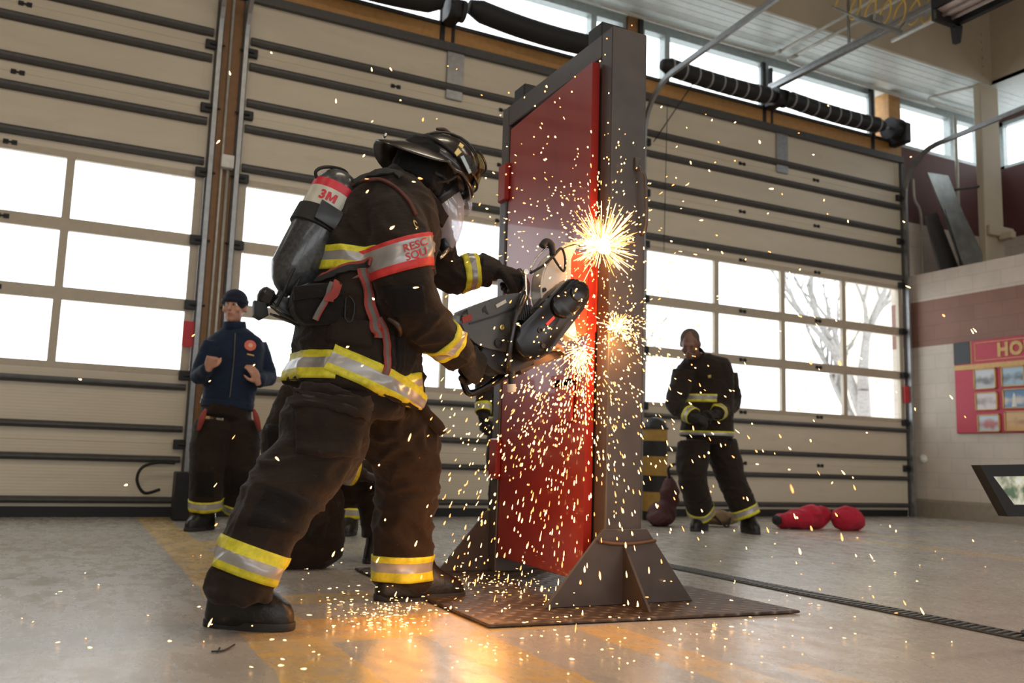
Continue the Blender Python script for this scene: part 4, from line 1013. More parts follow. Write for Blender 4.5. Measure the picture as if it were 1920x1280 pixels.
b = B(); ringset(b, [(at(825, 364, Y0), (.70, 0, -.71), .088, .088), (at(829, 369, Y0), (.70, 0, -.71), .086, .086), (at(833, 377, Y0), (.66, 0, -.75), .078, .080), (at(836, 380, Y0), (.66, 0, -.75), .074, .074), (at(830, 371, Y0), (.70, 0, -.71), .072, .074), (at(825, 364, Y0), (.70, 0, -.71), .076, .078)], close=True)
MK = finish('face_mask', b, 'maskrub', MF, True)
b = B(); P = [(at(833, 376, Y0), (.66, 0, -.75), .077, .078), (at(839, 392, Y0), (.50, 0, -.86), .076, .080), (at(842, 410, Y0), (.36, 0, -.93), .066, .076), (at(844, 431, Y0), (.25, 0, -.97), .052, .064), (at(843, 452, Y0), (.15, 0, -1), .036, .048), (at(840, 469, Y0), (.1, 0, -1), .018, .026)]
ringset(b, P, cap=False); finish('lens', b, 'lens', MK, True)
b = B(); tube(b, [at(833, 448, Y0), at(836, 462, Y0), at(839, 474, Y0)], [.030, .034, .026], 18, 2); finish('breathing_valve', b, 'maskrub', MK, 'auto')
b = B(); tube(b, [at(841, 466, 3.37), at(832, 476, 3.34), at(824, 484, 3.33)], [.008, .010, .008], 10, 2); finish('valve_clip', b, 'chrome', MK, True)
for dy in (-.098, .098):
    b = B(); tube(b, [at(826, 352, Y0)+V((0, dy*.85, 0)), at(812, 344, Y0)+V((0, dy*1.12, 0)), at(795, 338, Y0)+V((0, dy*1.2, 0))], .008, 8, 3); finish('head_strap', b, 'webbing', MK, True)
# helmet
HLf, HLu = V((.83, 0, -.56)), V((.56, 0, .83)); LY = V((0, 1, 0)); HO = at(808, 308, Y0)
def hp(f, l, u): return HO+HLf*f+LY*l+HLu*u
HM = None
b = B(); rs = []
for i in range(13):
    t = i/12*PI/2; r = math.cos(t); z = math.sin(t); rs.append([hp(.035+.155*r*math.cos(2*PI*j/36)+.02*z, .120*r*math.sin(2*PI*j/36), .168*z**.9*1.0) for j in range(36)])
rs[-1] = [hp(.055+.004*math.cos(2*PI*j/36), .003*math.sin(2*PI*j/36), .169) for j in range(36)]
rings(b, rs); HM = finish('helmet', b, 'helmet', MF, True)
b = B(); rs = []
def brim(j, n, s_out, du):
    a = 2*PI*j/n; ca, sa = math.cos(a), math.sin(a); fr = .165+(.015 if ca > 0 else .095*abs(ca)**1.5)*s_out; ff = ca*((.150)+((.045 if ca > 0 else .115*abs(ca)**.8))*s_out)+.03; ll = sa*(.118+(.048 if ca > 0 else .065)*s_out)
    uu = du-.028*s_out*abs(sa)**2*(1 if ca < .3 else .5)-(.060*s_out*abs(sa)*abs(ca)**.7 if ca < 0 else 0)-(.085*s_out*max(0, -ca)**1.5)
    return hp(ff, ll, uu)
for s_out, du in ((0, .012), (.5, .014), (1, .006), (1.03, 0), (1, -.006), (.5, .0), (0, 0)): rs.append([brim(j, 48, s_out, du) for j in range(48)])
rings(b, rs, cap=False, close=True); finish('brim', b, 'helmet', HM, True)
for k in range(-2, 3):      # raised seams over the crown
    b = B(); P = []
    for i in range(15):
        t = i/14*PI; th = k*.42; r = math.cos(t); z = math.sin(t); P.append(hp(.037+.157*r+.02*z, .120*math.sin(th)*z*.9, .170*z**.9*math.cos(th*.55)+.002))
    tube(b, P, .0045, 6); finish('crown_seam', b, 'helmet', HM, True)
b = B()         # goggles pushed up over the crown
for s in (-1, 1): prism(b, [hp(.07, s*.118, .05), hp(.155, s*.100, .035), hp(.16, s*.096, .075), hp(.09, s*.112, .095)], (0, s*.014, 0), 0, .004, 2)
finish('goggle_side', b, 'maskrub', HM, 'auto')
b = B(); rs = []
for i in range(11):
    a = -1.15+2.3*i/10; rs.append([hp(.055+.165*math.cos(a), .135*math.sin(a), .050), hp(.045+.150*math.cos(a), .125*math.sin(a), .135), hp(.040+.145*math.cos(a), .121*math.sin(a), .135), hp(.049+.158*math.cos(a), .130*math.sin(a), .050)])
rings(b, rs); finish('goggle_lens', b, 'goggle', HM, 'auto')
b = B()
for u_ in (.045, .14): tube(b, [hp(.05+(.168 if u_ < .1 else .150)*math.cos(a), (.137 if u_ < .1 else .126)*math.sin(a), u_) for a in [x*.115 for x in range(-10, 11)]], .006, 6)
finish('goggle_frame', b, 'maskrub', HM, True)
b = B(); tube(b, [hp(.035+.150*math.cos(a), .120*math.sin(a), .050) for a in [1.0+x*.14 for x in range(31)]], .008, 8); finish('goggle_strap', b, 'webbing', HM, True)
b = B(); prism(b, [hp(.03, -.128, .075), hp(.055, -.128, .072), hp(.05, -.128, .04), hp(.03, -.128, .045)], (0, -.006, 0), 0, .002); prism(b, [hp(.022, -.128, .100), hp(.045, -.126, .105), hp(.048, -.126, .085), hp(.026, -.128, .082)], (0, -.006, 0), 0, .002); finish('buckle', b, 'brass', HM)
b = B(); prism(b, [hp(.06, -.129, .048), hp(.135, -.118, .022), hp(.14, -.118, .038), hp(.068, -.129, .066)], (0, -.008, 0), 0, .002); finish('side_bracket', b, 'galv', HM)
b = B(); prism(b, [hp(.185, -.05, .02), hp(.185, .05, .02), hp(.178, .055, .08), hp(.165, 0, .125), hp(.178, -.055, .08)], HLf*.012, 0, .004, 2); finish('front_shield', b, 'helmet', HM, 'auto')
b = B(); tube(b, [hp(-.075, 0, .142), hp(-.05, 0, .165), hp(-.02, 0, .172), hp(.06, 0, .180), hp(.12, 0, .155)], [.006, .009, .007, .006, .005], 8, 3); finish('comb', b, plain('brown leather', (.07, .035, .025), .5), HM, True)
b = B(); lathe(b, hp(-.215, 0, -.045), -HLf, [(0, .012), (.01, .012), (.014, .006)], 12); finish('rear_ring', b, 'chrome', HM, True)
b = B(); rs = []
for i in range(9):
    a = -.75+1.5*i/8; rs.append([hp(.03+.185*math.cos(a), .15*math.sin(a), -.005), hp(.075+.185*math.cos(a), .145*math.sin(a), -.055-.012*math.cos(4*a)), hp(.072+.183*math.cos(a), .143*math.sin(a), -.055-.012*math.cos(4*a)), hp(.027+.183*math.cos(a), .148*math.sin(a), -.005)])
rings(b, rs); finish('drop_shield', b, 'shield', HM, 'auto')
b = B(); tube(b, [hp(.10, -.128, -.01), hp(.085, -.118, -.06), hp(.05, -.10, -.10), hp(.03, -.07, -.13)], .006, 8, 3); finish('chin_strap', b, 'webbing', HM, True)

# ---- breathing apparatus
AP = thing('air_pack', at(590, 450, 3.42), 'grey air cylinder with red and cream label on the saw-holding firefighter\'s back', 'air pack')
t0, t1 = at(641, 337, 3.40), at(545, 522, 3.40); dx = (t1-t0).normalized(); LL = (t1-t0).length; r = .096
prof = [(-.028, .012), (-.024, .035), (-.012, .06), (.008, .077), (.03, .086), (.055, r), (LL-.03, r), (LL+.0, .083), (LL+.03, .066), (LL+.05, .045), (LL+.065, .022), (LL+.09, .02)]
b = B(); lathe(b, t0, dx, prof, 44); CY = finish('cylinder', b, 'tank', AP, 'auto')
def sleeve(name, s0, s1, m, rr=r+.0015, parent=CY): 
    b = B(); lathe(b, t0, dx, [(s0, rr-.003), (s0, rr), (s1, rr), (s1, rr-.003)], 44); return finish(name, b, m, parent, 'auto')
sleeve('label', .052, .088, 'label_r'); sleeve('label', .088, .168, 'label_w')
# emblem on the label, wrapped round the cylinder
me = text_mesh('3', .052, 0, bold=.0022); bm = B(); bs = bmesh.new(); bs.from_mesh(me)
hM = .0365; wM = .040; mo = .029
fv = [bs.verts.new((mo+x*wM, y*hM, 0)) for x, y in ((0, 0), (0, 1), (.30, 1), (.5, .42), (.70, 1), (1, 1), (1, 0), (.73, 0), (.73, .50), (.58, .05), (.42, .05), (.27, .50), (.27, 0))]; bs.faces.new(fv)
bmesh.ops.triangulate(bs, faces=bs.faces[:]); bmesh.ops.subdivide_edges(bs, edges=bs.edges[:], cuts=1, use_grid_fill=True); bmesh.ops.triangulate(bs, faces=bs.faces[:]); bs.to_mesh(me); bs.free()
vv = V((0, -1, 0)); vv = (vv-dx*vv.dot(dx)).normalized(); ww = dx.cross(vv); ww = ww if ww.x > 0 else -ww
def wr_(p):
    a = (p.x-.052)/r-.12; s = .142-p.y; return t0+dx*s+(vv*math.cos(a)+ww*math.sin(a))*(r+.0028)
bm_copy_mesh(bm, me, fn=wr_); finish('lettering', bm, 'label_r', CY)
b = B(); lathe(b, t0, dx, [(.175, r), (.172, r+.010), (.245, r+.012), (.248, r)], 40); st = finish('cylinder_strap', b, 'webbing', AP, 'auto')
b = B(); c = t0+dx*.19+vv*(r+.004); prism(b, [c+ww*-.045-dx*.035, c+ww*.055-dx*.03, c+ww*.05+dx*.05, c-ww*.04+dx*.045], vv*.02, 0, .006, 2); finish('strap_buckle', b, 'maskrub', st, 'auto')
b = B(); tube(b, [c+ww*.062-dx*.03+vv*.02, c+ww*.078-dx*.0+vv*.02, c+ww*.084+dx*.012+vv*.02], .003, 6, 2); finish('buckle_wire', b, 'brass', st, True)
b = B(); P = [at(594, 334, 3.38), at(592, 322, 3.37), at(604, 314, 3.37), at(628, 314, 3.39), at(648, 322, 3.42), at(656, 338, 3.44)]; tube(b, P, .007, 8, 4); finish('carry_loop', b, 'rubber', AP, True)
# back frame
b = B(); prism(b, [at(x, y, 3.34) for x, y in ((648, 330), (662, 338), (655, 372), (622, 425), (600, 480), (588, 530), (575, 570), (552, 575), (556, 545), (585, 480), (610, 420), (640, 366))], (0, .17, 0), 0, .01, 2); finish('back_frame', b, 'maskrub', AP, 'auto')
b = B()
for x, y in ((572, 483), (561, 500), (556, 517)): lathe(b, at(x, y, 3.335), (0, -1, 0), [(-.01, .010), (.006, .010), (.006, .005)], 12)
finish('stud', b, 'galv', AP, 'auto')
b = B(); tube(b, [at(590, 470, 3.33), at(562, 492, 3.32), at(545, 515, 3.31), at(532, 548, 3.31), at(518, 575, 3.33)], .006, 8, 5); tube(b, [at(585, 476, 3.34), at(568, 510, 3.33), at(548, 550, 3.33), at(540, 580, 3.34)], .006, 8, 5); finish('air_hose', b, 'rubber', AP, True)
# cylinder valve, knob, and pressure block
vb = t1+dx*.085
b = B(); tube(b, [vb, vb+dx*.035], .024, 14); tube(b, [vb+dx*.02, at(505, 560, 3.38)], [.02, .026], 12); lathe(b, at(498, 556, 3.38), (-.9, 0, .35), [(-.03, .025), (-.02, .036), (.012, .038), (.022, .030), (.03, .014)], 8); VA = finish('cylinder_valve', b, 'maskrub', AP, 'auto')
b = B(); prism(b, [at(x, y, 3.35) for x, y in ((478, 562), (500, 566), (505, 590), (490, 598), (477, 590))], (0, .06, 0), 0, .008, 2); finish('hand_wheel', b, 'rubber', VA, 'auto')
b = B(); prism(b, [at(x, y, 3.34) for x, y in ((512, 566), (524, 552), (552, 560), (575, 590), (570, 604), (548, 597))], (0, .10, 0), 0, .008, 2); tube(b, [at(508, 574, 3.34), at(530, 588, 3.33), at(556, 603, 3.33)], .006, 8, 3); tube(b, [at(512, 590, 3.35), at(535, 598, 3.35), at(560, 612, 3.35)], .005, 8, 3); finish('pressure_reducer', b, 'maskrub', AP, 'auto')
b = B(); tube(b, [at(506, 588, 3.36), at(545, 604, 3.35)], .005, 8); finish('steel_line', b, 'galv', AP, True)
# shoulder harness on the jacket
strap('shoulder_strap', jt, [(668, 345), (700, 330), (730, 325), (752, 333)], .035, AP, ('webbing',)*3, .012)
strap('shoulder_strap', jt, [(655, 352), (690, 340), (722, 342), (760, 372), (778, 405)], .014, AP, ('dull_red',)*3, .008)
strap('waist_strap', jt, [(598, 528), (640, 508), (672, 497), (700, 492)], .034, AP, ('strap_red', 'webbing', 'webbing'), .013)
strap('side_strap', jt, [(680, 508), (686, 545), (695, 580), (704, 610), (706, 634)], .042, AP, off=.014)
strap('side_strap', jt, [(708, 598), (720, 625), (726, 650), (724, 680), (722, 700)], .028, AP, off=.014)
# pouch on the belt
PC = thing('belt_pouch', at(600, 565, 3.2), 'dark cloth pouch hanging at the right hip of the firefighter with the saw', 'pouch')
b = B(); sp = onsurf(jt, 605, 570, 0)[0].y
prism(b, [at(x, y, sp-.05) for x, y in round_poly([(552, 538), (600, 528), (636, 534), (652, 560), (650, 600), (620, 608), (566, 606), (550, 575)], 2)], (0, .09, 0), 0, .016, 3); pc_, pt_ = fuse('bag', b, 'turnout_dark', PC, .007, 4, .006, 12)
b = B(); prism(b, [at(x, y, sp-.062) for x, y in ((551, 536), (640, 528), (646, 552), (552, 562))], (0, .02, 0), 0, .006, 2); finish('flap', b, 'turnout_dark', PC, 'auto')
strap('pull_tab', pt_, [(622, 534), (614, 556), (600, 580), (588, 600)], .022, PC, ('strap_red', 'strap_grey', 'strap_grey'), .014)
strap('pull_tab', pt_, [(628, 536), (622, 552), (614, 566)], .034, PC, ('strap_red', 'strap_red', 'strap_red'), .018)
b = B(); tube(b, [onsurf(jt, x, y, .015)[0] for x, y in ((650, 555), (648, 600), (658, 602), (664, 570), (655, 553))], .0035, 6, 2); finish('ring', b, 'dark', PC, True)
b = B(); tube(b, [onsurf(jt, x, y, .02)[0] for x, y in ((735, 592), (746, 600), (752, 612), (744, 624))], [.007, .010, .009, .006], 10, 3); finish('clip', b, plain('scuffed clip', (.05, .03, .02), .4), PC, True)

# ------------------------------------------------------------------ the other people
def figure(label, base, fwd, J, jacket='turnout', trousers='turnout', gloves='glove', head_f=None, head_u=V((0, 0, 1)), skin='skin', bands=True, k=1.0, jt_r=(.235, .15), arm=.072, leg=.115, legb=True, hands=None, seed=5, sleeves=True, tors=None, wr=.012, eyes=True, cw=.07):
    P = thing('person', base, label, 'person'); fwd = V(fwd).normalized(); lat = V((0, 0, 1)).cross(fwd)
    pe, wa, ch, ne, he = J['pelvis'], J['waist'], J['chest'], J['neck'], J['head']
    b = B(); torso(b, [(pe, .10, .15), (wa, .10, .14), (ch, .11, .17), (ch.lerp(ne, .6), .09, .17), (ne, .05, .055), (ne.lerp(he, .5), .052, .052)], lat)
    for s in 'RL':
        tube(b, [J['sh'+s], J['el'+s], J['wr'+s]], [.05, .042, .03], 10, 3); tube(b, [J['hip'+s], J['kn'+s], J['an'+s]], [.08, .06, .042], 12, 3)
    if hands:
        for s in 'RL':
            d, bk, sd, cu = hands[s]; hand(b, J['wr'+s], d, bk, sd, 1.0, cu)
    head_shape(b, he, head_f or fwd, head_u, 1.12)
    bd, _ = fuse('body', b, skin, P, .009, 2)
    ay = [s_ for s_ in (1,)]
    hs, hu = head_f or fwd, head_u
    A = V(hs).normalized(); U = V(hu); U = (U-A*U.dot(A)).normalized(); SD = A.cross(U)
    for x in (-1, 1) if eyes else ():
        b = B(); ell(b, he+SD*.037*x+A*.090+U*.009, .0125, n=12, m=8); finish('eye', b, 'white', bd, True, label='eye')
        b = B(); ell(b, he+SD*.037*x+A*.1005+U*.008, .0055, .004, .0055, n=10, m=6); finish('iris', b, 'dark', bd, True)
        b = B(); tube(b, [he+SD*(.018*x)+A*.111+U*.031, he+SD*(.038*x)+A*.108+U*.036, he+SD*(.058*x)+A*.094+U*.031], [.003, .004, .002], 6, 3); finish('eyebrow', b, 'turnout_dark', bd, True)
    b = B(); tube(b, [he+SD*.025+A*.112-U*.0655, he+A*.118-U*.065, he-SD*.025+A*.112-U*.0655], [.0015, .003, .0015], 6, 3); finish('mouth', b, plain('lip', (.30, .10, .08), .5), bd, True)
    # trousers
    b = B(); torso(b, [(pe.lerp(wa, .75), .14, .175), (pe.lerp(wa, .2), .155, .19), (pe-(wa-pe)*.35, .15, .19)], lat)
    for s in 'RL':
        h, kn, an = J['hip'+s], J['kn'+s], J['an'+s]
        tube(b, [h, h.lerp(kn, .5), kn, kn.lerp(an, .5), an], [leg*1.12, leg*1.15, leg*.98, leg*.95, leg*.93], 20, 4)
        o = (h-J['hip'+('L' if s == 'R' else 'R')]).normalized(); ell(b, h.lerp(kn, .55)+o*leg*.75, .055, .09, .12, n=14, m=10)
    tr, tt = fuse('trousers', b, trousers, P, .014, 4, wr*1.2, 6, stretch=(1, 1, 1.5), seed=seed)
    if legb:
        for s in 'RL':
            kn, an = J['kn'+s], J['an'+s]; ax = (kn-an).normalized(); band('leg_band', tt, an+ax*.05, ax, .085, tr, rmax=.2, n=36, rows=7)
    # jacket
    b = B(); W, D = jt_r
    torso(b, tors or [(pe.lerp(wa, J.get('hem', .3)), D*1.0, W*.88), (wa, D, W*.86), (ch, D*1.02, W), (ch.lerp(ne, .55), D*.86, W*.98), (ch.lerp(ne, .85), D*.62, W*.62), (ne, D*.48, W*.36)], lat)
    for s in 'RL':
        a, e, w_ = J['sh'+s], J['el'+s], J['wr'+s]
        tube(b, [a, a.lerp(e, .5), e, e.lerp(w_, .5), w_], [arm*1.15, arm*1.1, arm, arm*.88, arm*.76], 16, 3)
    jk, tj = fuse('jacket', b, jacket, P, .013, 4, wr, 7, stretch=(1, 1, 1.4), seed=seed+2)
    b = B(); ring = []; up = (he-ne).normalized(); l2 = (lat-up*lat.dot(up)).normalized(); f2 = l2.cross(up)
    for t, r in ((-.03, 1.1), (.035, 1.0), (.05, .95), (.045, .82), (-.03, .86)): ring.append([ne+up*(t+.0)+l2*(.088*r*k*math.cos(2*PI*j/28))+f2*(.086*r*k*math.sin(2*PI*j/28)) for j in range(28)])
    rings(b, ring, cap=False, close=True); finish('collar', b, jacket, jk, True)
    if bands:
        band('hem_band', tj, pe.lerp(wa, J.get('hem', .3)+.08), (wa-pe), .085, jk, rmax=.42, n=60, rows=7)
        for s in 'RL':
            e, w_ = J['el'+s], J['wr'+s]; ax = (w_-e).normalized(); band('cuff_band', tj, w_-ax*(.02+cw/2), ax, cw, jk, rmax=.14, n=32, rows=7)
    if not hands:
        for s in 'RL':
            e, w_ = J['el'+s], J['wr'+s]; d, bk, sd, cu = J.get('hand'+s, (w_-e, fwd, V((0, 0, 1)), (30, 40, 30)))
            glove('glove', w_+V(d).normalized()*.02, d, bk, sd, P, curl=cu, s=1.05, thick=1.15)
    for s in 'RL':
        an = J['an'+s]; f3 = V(J.get('ft'+s, fwd)); f3.z = 0; f3.normalize(); g = V((an.x, an.y, 0))
        if J.get('noboot'+s): continue
        boot('boot', g-f3*.10, g+f3*.20, V((an.x, an.y, .13)), an+V((0, 0, .03)), P, ht=.12, w=.056, rs=.078)
    return P, bd, jk, tj, tr, tt
def A3(px, py, Y, dy=0): return at(px, py, Y+dy)
toc = V((-.45, -.9, 0))
# 1 man in navy by the brown column
Y = 7.30
J = dict(pelvis=A3(425, 770, Y), waist=A3(430, 735, Y), chest=A3(438, 672, Y), neck=A3(440, 614, Y), head=A3(440, 577, Y, -.02), shR=A3(398, 642, Y), shL=A3(483, 645, Y), elR=A3(372, 706, Y, -.02), elL=A3(505, 706, Y, .02),
         wrR=A3(391, 690, Y, -.26), wrL=A3(484, 716, Y, -.22), hipR=A3(402, 790, Y), hipL=A3(450, 790, Y), knR=A3(388, 880, Y, -.04), knL=A3(452, 880, Y, -.03), anR=V((.98, 7.32, .15)), anL=V((1.24, 7.45, .15)), hem=.2, ftR=(-.75, -.7, 0), ftL=(-.2, -.95, 0))
P1, bd, jk, tj, tr, tt = figure('man in navy zip jacket and knit cap standing by the brown column, hands raised', (1.1, 7.38, 0), toc, J, jacket='navy', bands=False, jt_r=(.235, .15), arm=.066, wr=.007, leg=.135,
    hands=dict(R=(V((.15, -.4, .9)), V((-.3, -.9, -.3)), V((.8, -.3, .2)), (70, 80, 55)), L=(V((-.45, -.25, .85)), V((.5, -.8, 0)), V((-.6, -.5, -.3)), (15, 20, 15))))
ne, he = J['neck'], J['head']
b = B(); ell(b, he+V((0, 0, .058)), .100, .116, .095, n=28, m=16); o, _ = fuse('knit_cap', b, 'navy2', P1, .008, 2, .002, 30)
b = B(); ring = []
for t, r in ((.028, 1.03), (.062, 1.06), (.064, 1.0), (.028, .97)): ring.append([he+V((0, 0, t))+V((.45, -.9, 0)).normalized()*0+V((.9, -.45, 0))*(.099*r*math.cos(2*PI*j/28))+V((-.45, -.9, 0))*(.115*r*math.sin(2*PI*j/28)) for j in range(28)])
rings(b, ring, cap=False, close=True); finish('cuff', b, 'navy2', o, True)
patch('round_patch', tj, [(461, 640), (476, 640), (476, 655), (461, 655)], jk, 'turnout', -.002, 6)
b = B(); c0, n0 = onsurf(tj, 469, 648, .004)
lathe(b, c0, n0, [(0, .045), (.004, .045), (.004, .02)], 28, mis=[0, 0]); rp = finish('emblem', b, plain('salmon emblem', (.72, .17, .12), .7), jk)
b = B(); lathe(b, c0+n0*.003, n0, [(0, .018), (.004, .018), (.004, .006)], 20); finish('emblem_centre', b, plain('pale emblem', (.75, .45, .35), .7), rp)
for k2 in range(8):
    pass
patch('name_tape', tj, [(461, 661), (479, 665), (478, 669), (461, 665)], jk, 'gold', .004, 6)
strap('zipper', tj, [(441, 625), (440, 660), (436, 700), (431, 745)], .012, jk, ('dark', 'strap_grey', 'dark'), .004, th=.002)
b = B(); torso(b, [(J['pelvis'].lerp(J['waist'], .1), .150, .200), (J['pelvis'].lerp(J['waist'], .5), .156, .206)], V((0, 0, 1)).cross(toc.normalized())); finish('ribbed_hem', b, 'navy', jk, True)
for x0, x1 in ((386, 372), (476, 486)):
    b = B(); tube(b, [at(x0, 768, 7.16), at((x0+x1)/2, 784, 7.12), at(x1, 806, 7.16)], [.012, .024, .016], 8, 3); finish('suspender', b, 'strap_red', tr, True)
for q in ([(362, 880), (405, 880), (405, 935), (360, 935)], [(430, 880), (470, 880), (470, 935), (428, 935)]): patch('knee_patch', tt, q, tr, 'turnout_dark', .006, 8)
# 2 firefighter with bowed head at right
Y = 6.72
J = dict(pelvis=A3(1325, 818, Y), waist=A3(1325, 780, Y), chest=A3(1320, 718, Y), neck=A3(1305, 668, Y, -.04), head=A3(1294, 645, Y, -.13), shR=A3(1282, 698, Y), shL=A3(1363, 700, Y, .03), elR=A3(1266, 758, Y, -.03), elL=A3(1372, 755, Y, .02),
         wrR=A3(1303, 782, Y, -.27), wrL=A3(1344, 775, Y, -.27), hipR=A3(1300, 828, Y), hipL=A3(1350, 828, Y), knR=A3(1298, 895, Y, -.02), knL=A3(1372, 900, Y, -.05), anR=V((5.46, 6.88, .15)), anL=V((5.78, 6.60, .15)), hem=-.05, ftR=(-.95, -.5, 0), ftL=(-.25, -.95, 0),
         handR=(V((.6, -.3, -.25)), V((-.2, -.7, .7)), V((0, -.5, .8)), (40, 50, 35)), handL=(V((-.75, -.2, -.15)), V((-.2, -.7, .7)), V((0, -.5, .8)), (40, 50, 35)))
P2, bd, jk, tj, tr, tt = figure('firefighter in dark turnout gear looking down at his hands beside the striped bollard', (5.6, 6.72, 0), (-.62, -.78, 0), J, skin='skin_dark', head_f=V((-.62, -.58, -.52)), head_u=V((-.3, -.3, .85)), jt_r=(.285, .18), arm=.092, leg=.135, seed=11, eyes=False)
b = B(); hf, hu = V((-.62, -.58, -.52)).normalized(), V((-.35, -.3, .85)); hu = (hu-hf*hu.dot(hf)).normalized(); hs = hf.cross(hu)
ell(b, J['head']+hu*.045-hf*.022, .092, .110, .098, (hs, hf, hu), 24, 14); fuse('hair', b, plain('cropped hair', (.09, .06, .05), .9), P2, .009, 3, .002, 40)
band('chest_band', tj, A3(1318, 748, Y), V((0, 0, 1)), .075, jk, rmax=.36, n=50, rows=7, arc=(PI*.75, PI*1.5))
patch('chest_patch', tj, [(1326, 703), (1334, 701), (1334, 709), (1327, 710)], jk, 'gold', .006, 5)
# 3 kneeling firefighter behind
Y = 4.95
J = dict(pelvis=A3(566, 880, Y), waist=A3(572, 830, Y), chest=A3(592, 752, Y), neck=A3(625, 690, Y), head=A3(642, 655, Y), shR=A3(565, 735, Y, -.17), shL=A3(600, 735, Y, .19), elR=A3(521, 838, Y, -.19), elL=A3(640, 830, Y, .25),
         wrR=A3(672, 888, Y, -.14), wrL=A3(700, 870, Y, .16), hipR=A3(590, 915, Y, -.10), hipL=A3(595, 905, Y, .12), knR=A3(603, 1022, Y, -.08), knL=A3(704, 905, Y, .12), anR=A3(520, 1030, Y, -.05), anL=V((1.66, 5.02, .16)), ftR=(1, 0, 0), ftL=(1, 0, 0), nobootR=True, hem=.0,
         handR=(V((.9, 0, -.25)), V((0, -.4, .9)), V((0, .7, .3)), (40, 45, 30)), handL=(V((.9, 0, .1)), V((0, -.1, .95)), V((0, -.9, .2)), (30, 35, 30)))
P3, bd, jk, tj, tr, tt = figure('firefighter kneeling on one knee behind the legs of the one with the saw', (1.2, 4.95, 0), (1, 0, 0), J, jt_r=(.22, .17), arm=.098, leg=.125, seed=21, legb=False, eyes=False, cw=.13)
boot('boot', A3(540, 1045, Y).xy.to_3d()*1+V((0, 0, 0)), A3(470, 1050, Y).xy.to_3d(), A3(530, 1035, Y), A3(545, 1030, Y), P3, ht=.1, w=.05, rs=.06)
b = B(); hh = J['head']; ell(b, hh+V((-.01, 0, .05)), .115, .098, .085, n=26, m=14); o = fuse('helmet', b, 'helmet', P3, .009, 3)[0]
b = B(); rs = [[hh+V((-.015, 0, .035+dz))+V((rx*s_*math.cos(2*PI*j/32), ry*s_*math.sin(2*PI*j/32), 0)) for j in range(32)] for rx, ry, s_, dz in ((.115, .098, 1, .01), (.17, .14, 1, .0), (.17, .14, 1, -.008), (.115, .098, 1, 0))]; rings(b, rs, cap=False, close=True); finish('brim', b, 'helmet', o, True)
patch('name_patch', tj, [(536, 705), (551, 712), (549, 728), (534, 722)], jk, 'gold', .006, 5)
patch('elbow_patch', tj, [(492, 790), (540, 790), (540, 850), (500, 850)], jk, 'turnout_dark', .008, 8)
# 4 firefighter standing behind, mostly hidden by the first
Y = 6.90
def standing(cx, Y, ground, sc, label, fwd, seed, dxf=26, base=None, armdx=0, hair=True):
    f = lambda dx, dy, dY=0: at(cx+dx*sc, ground-dy*sc, Y+dY)
    J = dict(pelvis=f(0, 215), waist=f(0, 255), chest=f(0, 325), neck=f(0, 378), head=f(0, 408, -.03), shR=f(-42, 352), shL=f(42, 352), elR=f(-58-armdx, 285, .02), elL=f(57, 285, .02), wrR=f(-60-armdx, 222, -.10), wrL=f(55, 222, -.08),
             hipR=f(-22, 200), hipL=f(22, 200), knR=f(-dxf*1.0, 112, -.03), knL=f(dxf, 112, -.03), anR=f(-dxf*1.15, 30), anL=f(dxf*1.15, 30), hem=-.25)
    for s in 'RL': J['hand'+s] = (V((0, -.15, -1)), V((-1 if s == 'R' else 1, -.2, 0)), V((0, -1, 0)), (25, 30, 22))
    r = figure(label, (J['pelvis'].x, J['pelvis'].y, 0), fwd, J, jt_r=(.25, .165), arm=.078, leg=.115, seed=seed)
    if hair:
        b = B(); ell(b, J['head']+V((0, 0, .04))-V(fwd).normalized()*.02, .082, .092, .080, n=22, m=12); fuse('hair', b, plain('dark hair', (.03, .02, .016), .9), r[0], .01, 2, .003, 30)
    return r
standing(700, 6.84, 1001, 1.0, 'firefighter farther back, only his boot showing between the legs of the saw holder', toc, 31, 36)
standing(968, 6.3, 1006, 1.03, 'firefighter standing behind the red door, only one yellow trimmed cuff showing at its left', toc, 41, 24)

# ------------------------------------------------------------------ things on the floor at the back
T = thing('bollard', (5.84, 8.18, 0), 'black and amber striped bollard standing in front of the right garage door', 'bollard')
r = .135; prof = [(0, r), (.10, r)]
zs = [0, .10, .31, .49, .70, .87, 1.0]; 
b = B(); pr = [(0, r)]; mi = []
for i in range(1, len(zs)): pr.append((zs[i], r)); mi.append(0 if i % 2 else 1)
pr += [(1.03, r*.98), (1.08, r*.85), (1.12, r*.55), (1.135, r*.2)]; mi += [0, 0, 0, 0]
lathe(b, (5.84, 8.18, 0), (0, 0, 1), pr, 32, mis=mi); finish('sleeve', b, ['bol_black', 'bol_yellow'], T, 'auto')
b = B(); lathe(b, (5.84, 8.18, 1.0), (0, 0, 1), [(0, r), (.0, r+.012), (.02, r+.012), (.02, r)], 32); finish('ring', b, 'bol_black', T, 'auto')
def blob(name, parts, m, label, cat, vox=.014, wr=.02, seed=3, base=None):
    T = thing(name, base, label, cat); b = B()
    for c, rx, ry, rz in parts: ell(b, c, rx, ry, rz, n=20, m=12)
    finish_ = fuse('bag' if 'bag' in name else 'cloth', b, m, T, vox, 4, wr, 7, seed=seed); return T
T = blob('red_gear_bag', [((6.78, 6.95, .10), .24, .15, .10), ((6.98, 6.98, .12), .17, .15, .12), ((6.88, 6.90, .17), .10, .10, .07), ((7.05, 6.92, .15), .10, .10, .09), ((6.62, 7.0, .08), .12, .12, .08), ((6.93, 6.9, .2), .06, .06, .04)], 'redbag', 'longer red cloth bundle lying slack on the floor, with a black fitting at its end', 'bag', base=(6.8, 6.95, 0))
